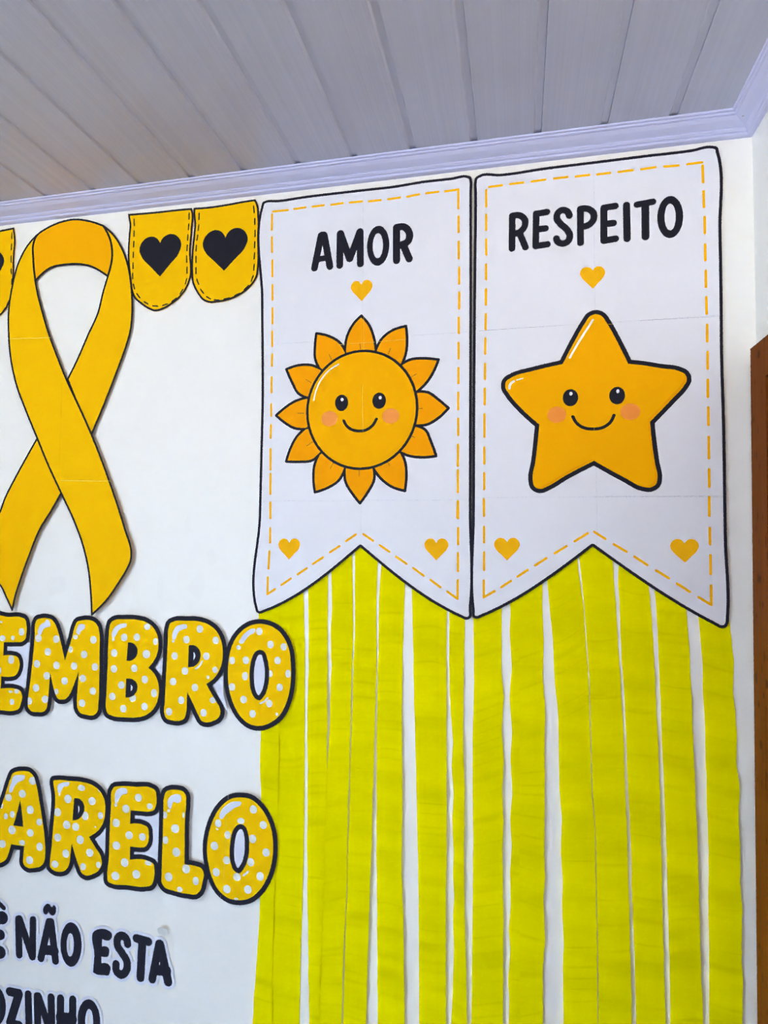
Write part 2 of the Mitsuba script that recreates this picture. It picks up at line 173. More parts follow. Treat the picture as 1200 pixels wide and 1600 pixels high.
BANNERS = {'love': {'outline': [(-464.7,2416.6),(-462.5,2423.3),(-457.2,2425.3),(-431.5,2424.2),(-375.6,2425.9),(-320.9,2426.1),(-267.3,2426),(-214.7,2425.8),(-163.2,2428.5),(-112.7,2428.3),(-84.5,2428.7),(-78.5,2425.2),(-76.6,2418.2),(-76.7,2398.4),(-76.6,2208),(-77,2020.4),(-77.4,1846.5),(-77.6,1687.8),(-80.2,1668),(-87.2,1665.9),(-93.6,1668.5),(-270.1,1785.7,1),(-447.9,1667.2),(-456.3,1664.2),(-462.7,1667.4),(-465,1674.2),(-460.8,1839.3),(-459.9,1935.1),(-458.8,2041.6),(-462.6,2237.3)],'seam_x': [-269.6,-271.1],'seam_z': [2154.6,1867.3],'dashes': [(-441.7,2403.2,-412.4,2403),(-400.5,2403.5,-379,2404.4),(-365.4,2404,-344.2,2404.5),(-329.7,2403.6,-308.1,2404.5),(-294.5,2404,-272.4,2403.7),(-259.3,2402.2,-238.2,2402.3),(-224.3,2402.2,-203.2,2402.9),(-190.1,2402.9,-169.2,2405),(-156.3,2405.3,-135,2405.6),(-123.3,2404.9,-100.3,2405.7),(-100.3,2405,-100.3,2372.4),(-99.9,2358.1,-99.9,2330.3),(-99.6,2313.3,-99.5,2284.3),(-98.8,2267.4,-98.8,2239.8),(-98.8,2223.1,-98.8,2196.3),(-98.4,2223.9,-98.4,2197),(-99.3,2180.6,-99.3,2153.5),(-99.6,2136.5,-99.5,2109.5),(-99.8,2093.2,-99.8,2066.6),(-100.1,2050.3,-100.1,2021.9),(-100,2005.7,-100,1977.8),(-100.3,1961.3,-100.6,1925.1),(-100.5,1917.4,-100.5,1880.3),(-100.5,1864.9,-101.4,1837.3),(-100,1864.5,-100,1836.2),(-99.9,1819,-99.9,1792.1),(-100.2,1776.8,-100.2,1746.8),(-100.5,1731.6,-100.8,1701.1),(-443.5,2398,-443.8,2369),(-443.3,2355.2,-442.5,2327.4),(-441.8,2311.1,-441.4,2281.6),(-440.8,2265.3,-440.3,2237.3),(-440.1,2221.2,-439.7,2193.3),(-440,2221.3,-439.6,2194),(-440.1,2178.2,-439.6,2151.3),(-439.4,2136.1,-439.8,2115),(-439.8,2093.3,-439.8,2065.9),(-439.8,2044.2,-439.5,2022.6),(-439.6,2005.9,-440.3,1982.7),(-439.9,1961.9,-439.4,1924.8),(-439.2,1916.6,-439,1880.3),(-438.5,1864.9,-438.4,1839.3),(-438.8,1864.3,-438.3,1836.5),(-438.4,1818.1,-438,1792.1),(-439.3,1776.5,-440.6,1745.5),(-441.5,1729.9,-442.1,1699.6),(-442.1,1699.6,-427.6,1708.9),(-415.3,1716.7,-398,1728.4),(-385.1,1736.1,-368.3,1747.3),(-356.6,1755.3,-338.2,1767.1),(-325.6,1776,-308.1,1787.3),(-296.3,1795.9,-278.6,1807.7),(-265.1,1808.5,-247.5,1796.9),(-235.4,1789.3,-218.4,1778.2),(-206.5,1769.7,-188.3,1757.8),(-176.2,1750.4,-158.3,1738),(-146.7,1731,-129.7,1719.1),(-117.9,1711.9,-100.8,1700.4)],'hearts': [[(-272.2,2251.6,1),(-269.8,2256.6),(-266.3,2259.4),(-261.4,2260.1),(-254.5,2256),(-251.8,2249.6),(-254.3,2241.1),(-261.9,2232.4),(-271.3,2222,1),(-281,2232.5),(-288.9,2241.4),(-291.6,2249.4),(-288.7,2256.3),(-281.1,2259.6),(-277.1,2258.4),(-274.2,2255.8)],[(-401.8,1791.3,1),(-399.5,1796.3),(-396.1,1799.2),(-391.4,1800.3),(-384,1796.6),(-381.1,1789.8),(-383.7,1781.6),(-391.8,1772.7),(-401.7,1762.2,1),(-411.5,1772.5),(-419.4,1781.2),(-422.2,1789.5),(-419.3,1796.3),(-411.7,1800.2),(-407.3,1799.2),(-404,1796.2)],[(-137.1,1792.7,1),(-134.8,1797.8),(-131.5,1800.8),(-126.9,1801.9),(-119.2,1798.3),(-116.1,1791.9),(-118.8,1783.7),(-126.9,1774.9),(-137,1764.4,1),(-146.8,1774.7),(-154.8,1783.4),(-157.5,1791.6),(-154.5,1798.1),(-146.9,1801.8),(-142.5,1800.7),(-139.2,1797.7)]],'letters': [('A',[(12.7,[(-348.3,2348.8,1),(-360.1,2289.9,1)]),(12.7,[(-342.2,2348.1,1),(-331,2290.2,1)]),(10.6,[(-354,2305.3,1),(-334.8,2306.8,1)]),(12.7,[(-347.3,2349.4,1),(-342.9,2349.3,1)])]),('M',[(12.7,[(-312.2,2348.7,1),(-312.7,2290.7,1)]),(12.7,[(-311.5,2348.6,1),(-294.6,2301.3,1)]),(12.7,[(-276.2,2347.9,1),(-293.9,2301.3,1)]),(12.7,[(-275.5,2348.6,1),(-274.3,2290.1,1)])]),('O',[('ring',(-242.2,2319.8,20.3,36.2),(-242.6,2319.9,9.4,22.6))]),('R',[(12.7,[(-209.1,2349.5,1),(-208.7,2290.1,1)]),(12.7,[(-209.1,2349.5,1),(-195.3,2348.8),(-186,2336.8),(-188.7,2322.6),(-198.6,2317.4),(-207.8,2316.2,1)]),(12.7,[(-197.5,2318.3,1),(-186.1,2291.2,1)])])]},'respect': {'outline': [(-73.1,2415.3),(-71.2,2422.9),(-63.9,2427.2),(-27.9,2424.8),(46.2,2427.1),(121.8,2427.7),(205.3,2428.5),(272.8,2428.7),(304.2,2430.5),(311.4,2427.4),(313.6,2419.1),(315.2,2291.5),(315.2,2190.5),(314.5,2086.5),(315.6,1985.4),(315.4,1855.3),(315.4,1800.7),(316.3,1683.6),(315.2,1673.3),(310.7,1666.9),(304.4,1666),(296.8,1669.9),(116.8,1790.3,1),(-60.4,1671.3),(-67.8,1668.1),(-74.5,1669.8),(-76.5,1683.6),(-76.5,1835.7),(-76,1965.8),(-75.3,2108.2),(-74,2263.5),(-72.9,2398)],'seam_x': [123.4,118.5],'seam_z': [2155.6,1870.8],'dashes': [(-47.6,2404,-26.1,2404.6),(-12.2,2405,9.3,2405.2),(23.4,2405.1,45.4,2405.9),(59.9,2405.8,81.3,2406.3),(94.9,2405.4,116.3,2405.5),(129,2404.7,148.7,2405),(162.3,2404.9,183.8,2405.3),(197.2,2405.1,218.7,2405.9),(232.3,2405.3,253.5,2404.5),(266.8,2405.1,288.4,2405.4),(289.3,2400.1,289.6,2372.6),(290,2357.9,290.3,2332.2),(291,2315.7,291,2289.5),(291,2271,291,2245.6),(291.4,2228.5,291.3,2202.5),(291.4,2185.9,291.7,2159.3),(292.2,2141.6,291.8,2115),(292.2,2098,291.8,2071.5),(291.8,2053.8,291.4,2026.7),(291.8,2009.8,291.7,1982.1),(291.7,1963.3,291.5,1929.7),(291.5,1912.2,291.4,1884.8),(291.2,1868.8,290.9,1848.8),(290.9,1867.6,290.8,1839.6),(291.1,1820.4,291.1,1795.3),(291.5,1777.9,291.3,1749.1),(291.7,1731.1,291.6,1701.4),(-52.5,2399.1,-52.6,2370.4),(-52.6,2355.9,-52.6,2329.6),(-52.6,2312.8,-52.6,2286.3),(-53,2269.2,-53,2243.5),(-53,2226.1,-53.4,2200.1),(-53.5,2224.7,-53.5,2199.6),(-53.5,2183.4,-53.9,2157.3),(-54.2,2141.2,-54.6,2115.1),(-54.6,2097.9,-55,2071.7),(-55.4,2055.3,-55.4,2028.7),(-55.8,2011.6,-55.8,1973.2),(-56.1,1955.1,-56.2,1928.4),(-56.2,1911.8,-56.2,1884.8),(-56.9,1868,-56.9,1850),(-56.6,1866.9,-56.7,1840.2),(-56.7,1821.4,-56.7,1795.6),(-56.7,1778.7,-56.7,1749.6),(-57.1,1731.7,-57.1,1704.9),(-57.1,1704.1,-39.4,1714.6),(-28.4,1721.5,-12.7,1732.2),(-1.8,1739.4,14.4,1750.8),(26.3,1758.3,44.2,1770.3),(57.7,1778.5,76.1,1790.3),(89.1,1798.4,109.4,1811.6),(119.4,1813.8,136.5,1802.4),(149.4,1794.2,168.3,1782.2),(180.3,1774.5,199.2,1761.6),(212.1,1753.3,230.7,1741.4),(242.7,1733.2,261,1720.7),(273.5,1712.7,291.6,1701.4)],'hearts': [[(120.7,2243.3,1),(122.8,2247.4),(125.9,2249.8),(130.2,2250.3),(137.2,2246.2),(139.9,2239.8),(137.3,2231.6),(129.8,2223.2),(120.4,2213.3,1),(110.7,2224.1),(102.8,2233.2),(100.2,2241.3),(103.2,2247.5),(110.9,2250.5),(115.3,2249.4),(118.5,2247)],[(-18.8,1795.5,1),(-16.5,1800),(-13.1,1802.7),(-8.6,1803.7),(-1,1799.9),(1.9,1793),(-0.8,1784.9),(-8.9,1776.2),(-18.8,1765.8,1),(-29,1775.9),(-37.3,1784.5),(-40.1,1792.7),(-37.1,1799.6),(-29.4,1803.6),(-24.6,1802.6),(-21.1,1799.9)],[(254.3,1795,1),(256.6,1799.7),(260.1,1802.5),(264.8,1803.5),(272.2,1799.7),(275,1792.8),(272.3,1784.8),(264.3,1776.2),(254.5,1766,1),(244.3,1775.9),(236,1784.4),(233.3,1792.4),(236.3,1799.4),(243.9,1803.4),(248.6,1802.4),(252,1799.7)]],'letters': [('R',[(10.9,[(-9,2349.3,1),(-9.5,2292.8,1)]),(10.9,[(-9,2349.3,1),(3.6,2348.7),(12.1,2339.3),(10.2,2326.8),(2.4,2319.8),(-7.6,2317.7,1)]),(10.9,[(2.4,2319.8,1),(12.7,2293,1)])]),('E',[(10.9,[(30.5,2349,1),(29.5,2293.3,1)]),(10.9,[(30.5,2348.6,1),(48,2349.8,1)]),(10.9,[(30.4,2321.6,1),(45.4,2322.1,1)]),(10.9,[(29.5,2293.3,1),(48.5,2294.6,1)])]),('S',[(10.9,[(84.1,2339.8,1),(80.2,2347.9),(73,2350.6),(65.8,2346.4),(63.9,2337.4),(69.6,2327.6),(80,2316.6),(84.6,2305.9),(81.7,2296.7),(73,2293.3),(65.1,2297.5),(63,2303.1,1)])]),('P',[(10.9,[(101.7,2349,1),(101.6,2292.1,1)]),(10.9,[(101.7,2349.4,1),(114.1,2348),(122.5,2339.2),(121,2326.9),(112.8,2320.1),(103.2,2318.8,1)])]),('E',[(10.9,[(138.7,2346.9,1),(138.3,2292,1)]),(10.9,[(138.7,2347.2,1),(156.5,2348.3,1)]),(10.9,[(138.5,2319.8,1),(153.5,2320.1,1)]),(10.9,[(138.3,2292,1),(156.4,2293.6,1)])]),('I',[(11.2,[(173.9,2347.9,1),(174.4,2291.8,1)])]),('T',[(10.5,[(190.1,2346.9,1),(214.3,2349.1,1)]),(11.9,[(202.7,2345.5,1),(202.5,2292.4,1)])]),('O',[('ring',(240,2321.1,19.4,34.6),(240,2321.1,8.4,22.1))])]}}
SUN = {'ring': (-270.6,2027.7,102.2,107),'face': (-270.6,2027.7,97.6,102.5),'shade': (-275.3,2035,97.8,102.7),'line': 4.6,'rays': [[(-301.4,2133.7,1),(-296.7,2162.2),(-285.2,2182.7),(-272,2195.5,1),(-258.6,2179.3),(-249.2,2155.9),(-245.1,2132.3,1),(-264.8,2124.4)],[(-245.1,2131.4,1),(-235.4,2150.2),(-216,2165.1),(-191.4,2171.5,1),(-189.4,2145.7),(-191.5,2123.4),(-198.5,2104.6,1),(-222.1,2112.3)],[(-198.5,2104.6,1),(-183.5,2111.8),(-159.6,2112.7),(-134.4,2109.1,1),(-143.7,2087.5),(-156.3,2069.1),(-171.1,2055.6,1),(-189.7,2081.9)],[(-171.7,2055,1),(-153.1,2053.2),(-134.2,2039.8),(-117,2024.4,1),(-134.1,2008.4),(-152.9,1998.1),(-174,1996.2,1),(-183.1,2024.4)],[(-174,1996.2,1),(-157.6,1988.8),(-146.5,1966.5),(-138,1942.9,1),(-160.6,1941.2),(-182.7,1943.9),(-200.2,1950.6,1),(-186,1977)],[(-198.6,1949.6,1),(-192.2,1934.6),(-189.5,1911),(-191.9,1883.7,1),(-214.3,1890.9),(-233.7,1905.3),(-247.5,1923,1),(-217.9,1946.2)],[(-247.5,1924,1),(-246.7,1903.9),(-257.9,1881.8),(-271.5,1862.9,1),(-285.8,1880.5),(-297.5,1899.8),(-300.1,1922.3,1),(-269.8,1931.4)],[(-300.1,1922.3,1),(-310.9,1903.2),(-330.8,1890.6),(-354.3,1882.8,1),(-357.3,1907.1),(-355.9,1929.8),(-348.3,1949.2,1),(-322.9,1938.9)],[(-346.6,1950.7,1),(-360.1,1940.3),(-383.9,1937.9),(-409.1,1939,1),(-401.5,1961.8),(-389.7,1982.9),(-374.4,1997.2,1),(-357,1972.2)],[(-373.7,1996.8,1),(-393.3,1998.8),(-412.5,2009.3),(-429.5,2023.1,1),(-412.9,2036.4),(-394,2047.3),(-373.4,2053,1),(-364.5,2024.7)],[(-373.4,2054,1),(-387.3,2061.8),(-399.7,2082.3),(-411.1,2106.7,1),(-389.7,2112.6),(-365.5,2112),(-346.7,2104.4,1),(-358.3,2080.3)],[(-349.1,2106.2,1),(-356.4,2123),(-357.1,2146.2),(-354.9,2169.2,1),(-332,2162.8),(-311.6,2150),(-299.7,2132.3,1),(-324.9,2124.6)]],'ticks': [(-273.2,2145.1,-272.8,2135.3),(-218.4,2134,-222.8,2123.6),(-172.2,2086.4,-183.3,2079.9),(-161.5,2025.8,-170.4,2025.2),(-174.9,1975.2,-183.5,1980.8),(-218.4,1927.2,-223.6,1936.2),(-273.5,1910.7,-273.6,1921.2),(-326.1,1924.4,-321.2,1934),(-370.6,1966,-359.8,1972.2),(-388.5,2025.6,-376.5,2025.2),(-373.8,2086,-363.4,2079.9),(-331,2129.8,-325.5,2119.7)],'eyes': [(-306.5,2041.1,12,14.6),(-238.2,2042.2,12.1,14.4)],'glints': [(-305.6,2046.9,3,3.2),(-236.3,2047.5,2.9,3.2)],'cheeks': [(-328.7,2013.6,15.2,13.7),(-217.3,2014.5,15.2,13.4)],'smile': (5,[(-302.2,2008.8,1),(-295.1,1997.9),(-285.1,1991.8),(-273.6,1989.8),(-260.4,1991.7),(-250,1998.7),(-242.9,2010,1)]),'shine': (3,[(-312.9,2110.8,1),(-331.4,2099.7),(-348.8,2078.2),(-358.6,2048.1,1)])}
STAR = {'fill': [(125.4,2170.5),(134.6,2165.9),(140.9,2156),(156.4,2125),(174,2085.5,1),(191.7,2082.8),(223.7,2075.6),(248.9,2070.2),(258.6,2064.2),(261.3,2055.2),(256.4,2045.2),(238.9,2025.4),(205.8,1990,1),(208,1961.5),(212.4,1923.8),(215.9,1899.9),(213.5,1889.7),(205.5,1884.7),(194.4,1885.9),(167.3,1900.6),(120.1,1929.1,1),(75,1905.5),(47.9,1889),(34.3,1884.2),(25.7,1888.5),(23,1899.2),(27.6,1931),(34,1991.2,1),(7.2,2017.1),(-15.4,2045.1),(-21.3,2056.2),(-19.2,2066.9),(-10.1,2072.6),(24.8,2081.7),(72.1,2090.7,1),(89.9,2125.6),(108.6,2158.2),(115.4,2167.6)],'line': 6.9,'eyes': [(83.9,2034,12.1,14.1),(156.5,2034.4,12.1,14.3)],'glints': [(84.6,2040.7,2.7,3.2),(157.6,2041.4,2.6,3.1)],'cheeks': [(62.1,2006.6,14.9,13.5),(176.4,2007.3,15.2,13.5)],'smile': (4.9,[(87.4,2002.5,1),(94,1991),(105.6,1983.2),(118.9,1981.1),(133.8,1983),(145.3,1991),(151.3,2002.3,1)]),'shines': [(3.6,[(120,2160.9,1),(106.8,2140.5),(93.2,2118.3),(83.3,2100.7,1)]),(4.3,[(-7.3,2065.3,1),(-12.2,2061.9),(-14.3,2054,1)]),(2.3,[(-2,2067.5,1),(7.4,2069.6,1)])]}
SUN_SEAMS = [(-267.3,2192.9,-266.8,2134.3),(-268.3,2072.8,-267,1989),(-315,2145.9,-301.5,2146.1),(-296.5,2146.5,-246.8,2146.7),(-241.9,2147,-191.7,2148.1)]
STAR_SEAMS = [(121.2,2146.7,121.1,2086.6),(121,2076,120.1,1929.1),(106.9,2151.9,150.1,2152.2)]
GREY_SEAMS = [(192.6,2155,314.6,2153.7),(119.4,1870.8,312.8,1869.3),(-65.4,2155.1,73.2,2155.7)]
FLAGS = [{'outline': [(-1007.8,2432.4,1),(-1003.8,2412.4),(-1004.7,2365.8),(-1004.6,2319.3),(-1008.7,2287.1),(-1022.7,2260.4),(-1047.5,2243.5),(-1077.2,2237.2),(-1110.6,2245.5),(-1139.5,2268.8),(-1158,2308.2),(-1163.5,2356.3),(-1167.8,2427.5,1),(-1085,2427.5)],'heart': [(-1087.3,2375.2,1),(-1081.9,2386.1),(-1073.4,2392.2),(-1061.6,2393.5),(-1038.4,2382.4),(-1029,2365.7),(-1035.9,2347.3),(-1058.1,2329),(-1085.6,2307.2,1),(-1113.1,2330),(-1135.7,2349.3),(-1143.7,2366.5),(-1135.8,2383.1),(-1114,2390.9),(-1102.1,2388.2),(-1093.3,2383)],'dashes': [(-1012,2421,-1012.1,2409.4),(-1012.2,2397.7,-1012.3,2386.1),(-1012.3,2373,-1011.8,2360.4),(-1011.3,2346.4,-1010.4,2336.1),(-1008.9,2324.4,-1008.4,2313.7),(-1008.6,2304.4,-1009.8,2293),(-1012.6,2282.5,-1018.1,2272.8),(-1022.2,2266.1,-1030.4,2256.5)]},{'outline': [(-745.5,2432.5,1),(-676,2430.6),(-640.5,2430.6),(-608.7,2429.7,1),(-606.4,2423.2),(-606.6,2385.8),(-609,2348.6),(-608.3,2291.5),(-615.4,2274.8),(-631.1,2256.2),(-649.7,2243.9),(-665.8,2236.9),(-682.1,2234.6),(-696,2239.8),(-712.8,2251.1),(-727,2263.5),(-735.3,2281.9),(-740,2312.7),(-743.8,2348.6),(-742.7,2391.8),(-741.6,2412.1),(-743.9,2422.6)],'heart': [(-674.2,2367.3,1),(-668.7,2376.8),(-660.4,2381.9),(-648.9,2383),(-635.1,2374.7),(-629.5,2361.8),(-634.9,2343.2),(-652,2324.4),(-673.1,2301.9,1),(-694.6,2323.8),(-712.2,2342.4),(-718.4,2358.9),(-711.8,2374.8),(-694.1,2382.4),(-685.2,2380),(-678.6,2375)],'dashes': [(-732.2,2421,-731,2407.7),(-731.3,2397.3,-731.2,2386.6),(-731.3,2376.4,-731.5,2365.5),(-731.8,2354.9,-731.8,2344),(-731.8,2333.4,-731.8,2322.8),(-732.1,2313.2,-731.8,2302.5),(-730.1,2291.6,-727.3,2282),(-722.4,2272.5,-715.2,2263.4),(-705.9,2255.2,-697.5,2250.1),(-687,2245.5,-676.3,2244.2),(-666,2244.7,-656,2247),(-646.1,2251.2,-637.4,2256.7),(-629.5,2264.7,-623.8,2272.9),(-618.9,2282.9,-616.2,2292.9),(-615.9,2303.2,-616.2,2315.1),(-616.9,2324.9,-617.5,2336.8),(-616.9,2347.4,-616.6,2358.4),(-616,2367.7,-615.7,2377.7),(-614.8,2388.3,-614.3,2398.7),(-614,2408.6,-613.9,2420.4)]},{'outline': [(-604.9,2429.8,1),(-581.4,2428.5),(-541.9,2429.1),(-502.9,2431.7),(-478.5,2432.4,1),(-474,2423.6),(-470.3,2396.4),(-469.5,2347.7),(-470,2299.3),(-472.3,2285),(-481,2271.2),(-499.9,2255.8),(-525.4,2245.6),(-551.3,2242.2),(-569.7,2242.9),(-580.3,2247.4),(-593.9,2263.2),(-605,2286.3),(-606.8,2306.2),(-606.4,2348.4),(-604.2,2373.1),(-602.6,2397.8),(-605,2420.5)],'heart': [(-537.8,2364.1,1),(-532.4,2374.4),(-524.2,2380),(-512.9,2381.2),(-498.4,2372.7),(-492.7,2359.7),(-498.5,2341.6),(-516.8,2323.3),(-539.5,2301.7,1),(-560.7,2322.7),(-578.1,2340.4),(-584.2,2356.2),(-577,2373.4),(-558,2381.6),(-549,2378.8),(-542.3,2373)],'dashes': [(-593.1,2417.6,-593.1,2405.7),(-593.4,2395.3,-594.5,2384.7),(-595.1,2375.6,-596.5,2365.8),(-597.3,2356,-597.9,2344.9),(-597.9,2335,-597.7,2322.6),(-597.5,2312.7,-597.2,2301.1),(-595.4,2290.4,-591.2,2280.2),(-587,2270,-580.8,2262.1),(-574.3,2255,-566.4,2250),(-558.2,2247.4,-549.1,2246.7),(-538.2,2247.4,-527.8,2249),(-516.8,2252.7,-506.1,2256),(-497.8,2262.4,-489.2,2269.4),(-484.2,2277.4,-480.3,2287.3),(-479.5,2297.6,-478.9,2308.4),(-479.1,2318.8,-478.5,2330.1),(-478.7,2339.8,-478.4,2351.2),(-478,2361.1,-478.2,2373),(-478.9,2384.2,-479.1,2395.7),(-480.3,2406.8,-482,2419.6)]}]
RIBBON = {'front': [(-942.9,2415.7,1),(-968.4,2394.1),(-990.7,2358.9),(-1004.5,2309),(-1011.1,2253.8),(-1009.4,2216.7),(-1002.9,2165.7),(-986.4,2106.8),(-958.6,2046.6),(-933,1996.3),(-907.8,1946.7),(-873.9,1886.6),(-842.7,1831.8),(-821.1,1784.3),(-807.1,1737.2),(-800.6,1694.6),(-796.6,1652.2,1),(-782.5,1664.1),(-763.8,1682.8),(-743.2,1710.8),(-722.7,1742.8),(-717,1755.6),(-716,1768.3),(-732.4,1819.1),(-766.6,1905),(-809.1,1997.2),(-841.3,2057.7),(-868.4,2106.5),(-896.2,2164.1),(-913.1,2201.4),(-930.6,2248.1),(-945.7,2295),(-950.8,2316.1,1),(-957.4,2360.6),(-957.8,2395.4),(-952,2408.3)],'back_upper': [(-799.1,2413.9,1),(-778.5,2396),(-757.8,2367.1),(-741.7,2327.6),(-733,2282.5),(-729.9,2231.4),(-732.7,2198.6),(-741.4,2168.4),(-759.4,2121.1),(-782,2065.1),(-811.7,1998.2,1),(-841.2,2054.3),(-868.6,2111.1,1),(-849.7,2145.8),(-826.4,2195.8),(-805.4,2239.1),(-794.5,2283),(-785.6,2311.3,1),(-777.4,2348.7),(-783.1,2385.2)],'back_lower': [(-933,1996.3,1),(-954.9,1961),(-984,1912.3),(-1003.5,1876.6),(-1012.9,1852),(-1032.3,1813.9),(-1049.2,1777.9),(-1058.4,1746.5),(-1055,1733.1),(-1033,1717.9),(-1005.9,1702.9),(-991.9,1681.2),(-976.6,1655.2,1),(-971.1,1681.7),(-959.7,1717.1),(-941.2,1765.7),(-920.2,1814.2),(-893.8,1853.8),(-873.9,1886.6,1),(-902.4,1937.7)],'loop': [(-950.8,2316.1,1),(-957.4,2360.6),(-957.8,2395.4),(-952,2408.3),(-942.9,2415.7,1),(-912,2427.8),(-865.7,2433.6),(-829.8,2426.2),(-799.1,2413.9,1),(-783.1,2385.2),(-777.4,2348.7),(-785.6,2311.3,1),(-826.4,2335.1),(-877.6,2343.3),(-918.8,2338.7)],'seams': [(-1006.6,2200,-910.4,2196.6),(-827.2,2192.3,-742.2,2192.2),(-874.9,1910.3,-765.8,1908)],'folds': [(-880,2104.9,-880,1911.7),(-879.6,2433.7,-875.6,2344)],'line': 3.9}
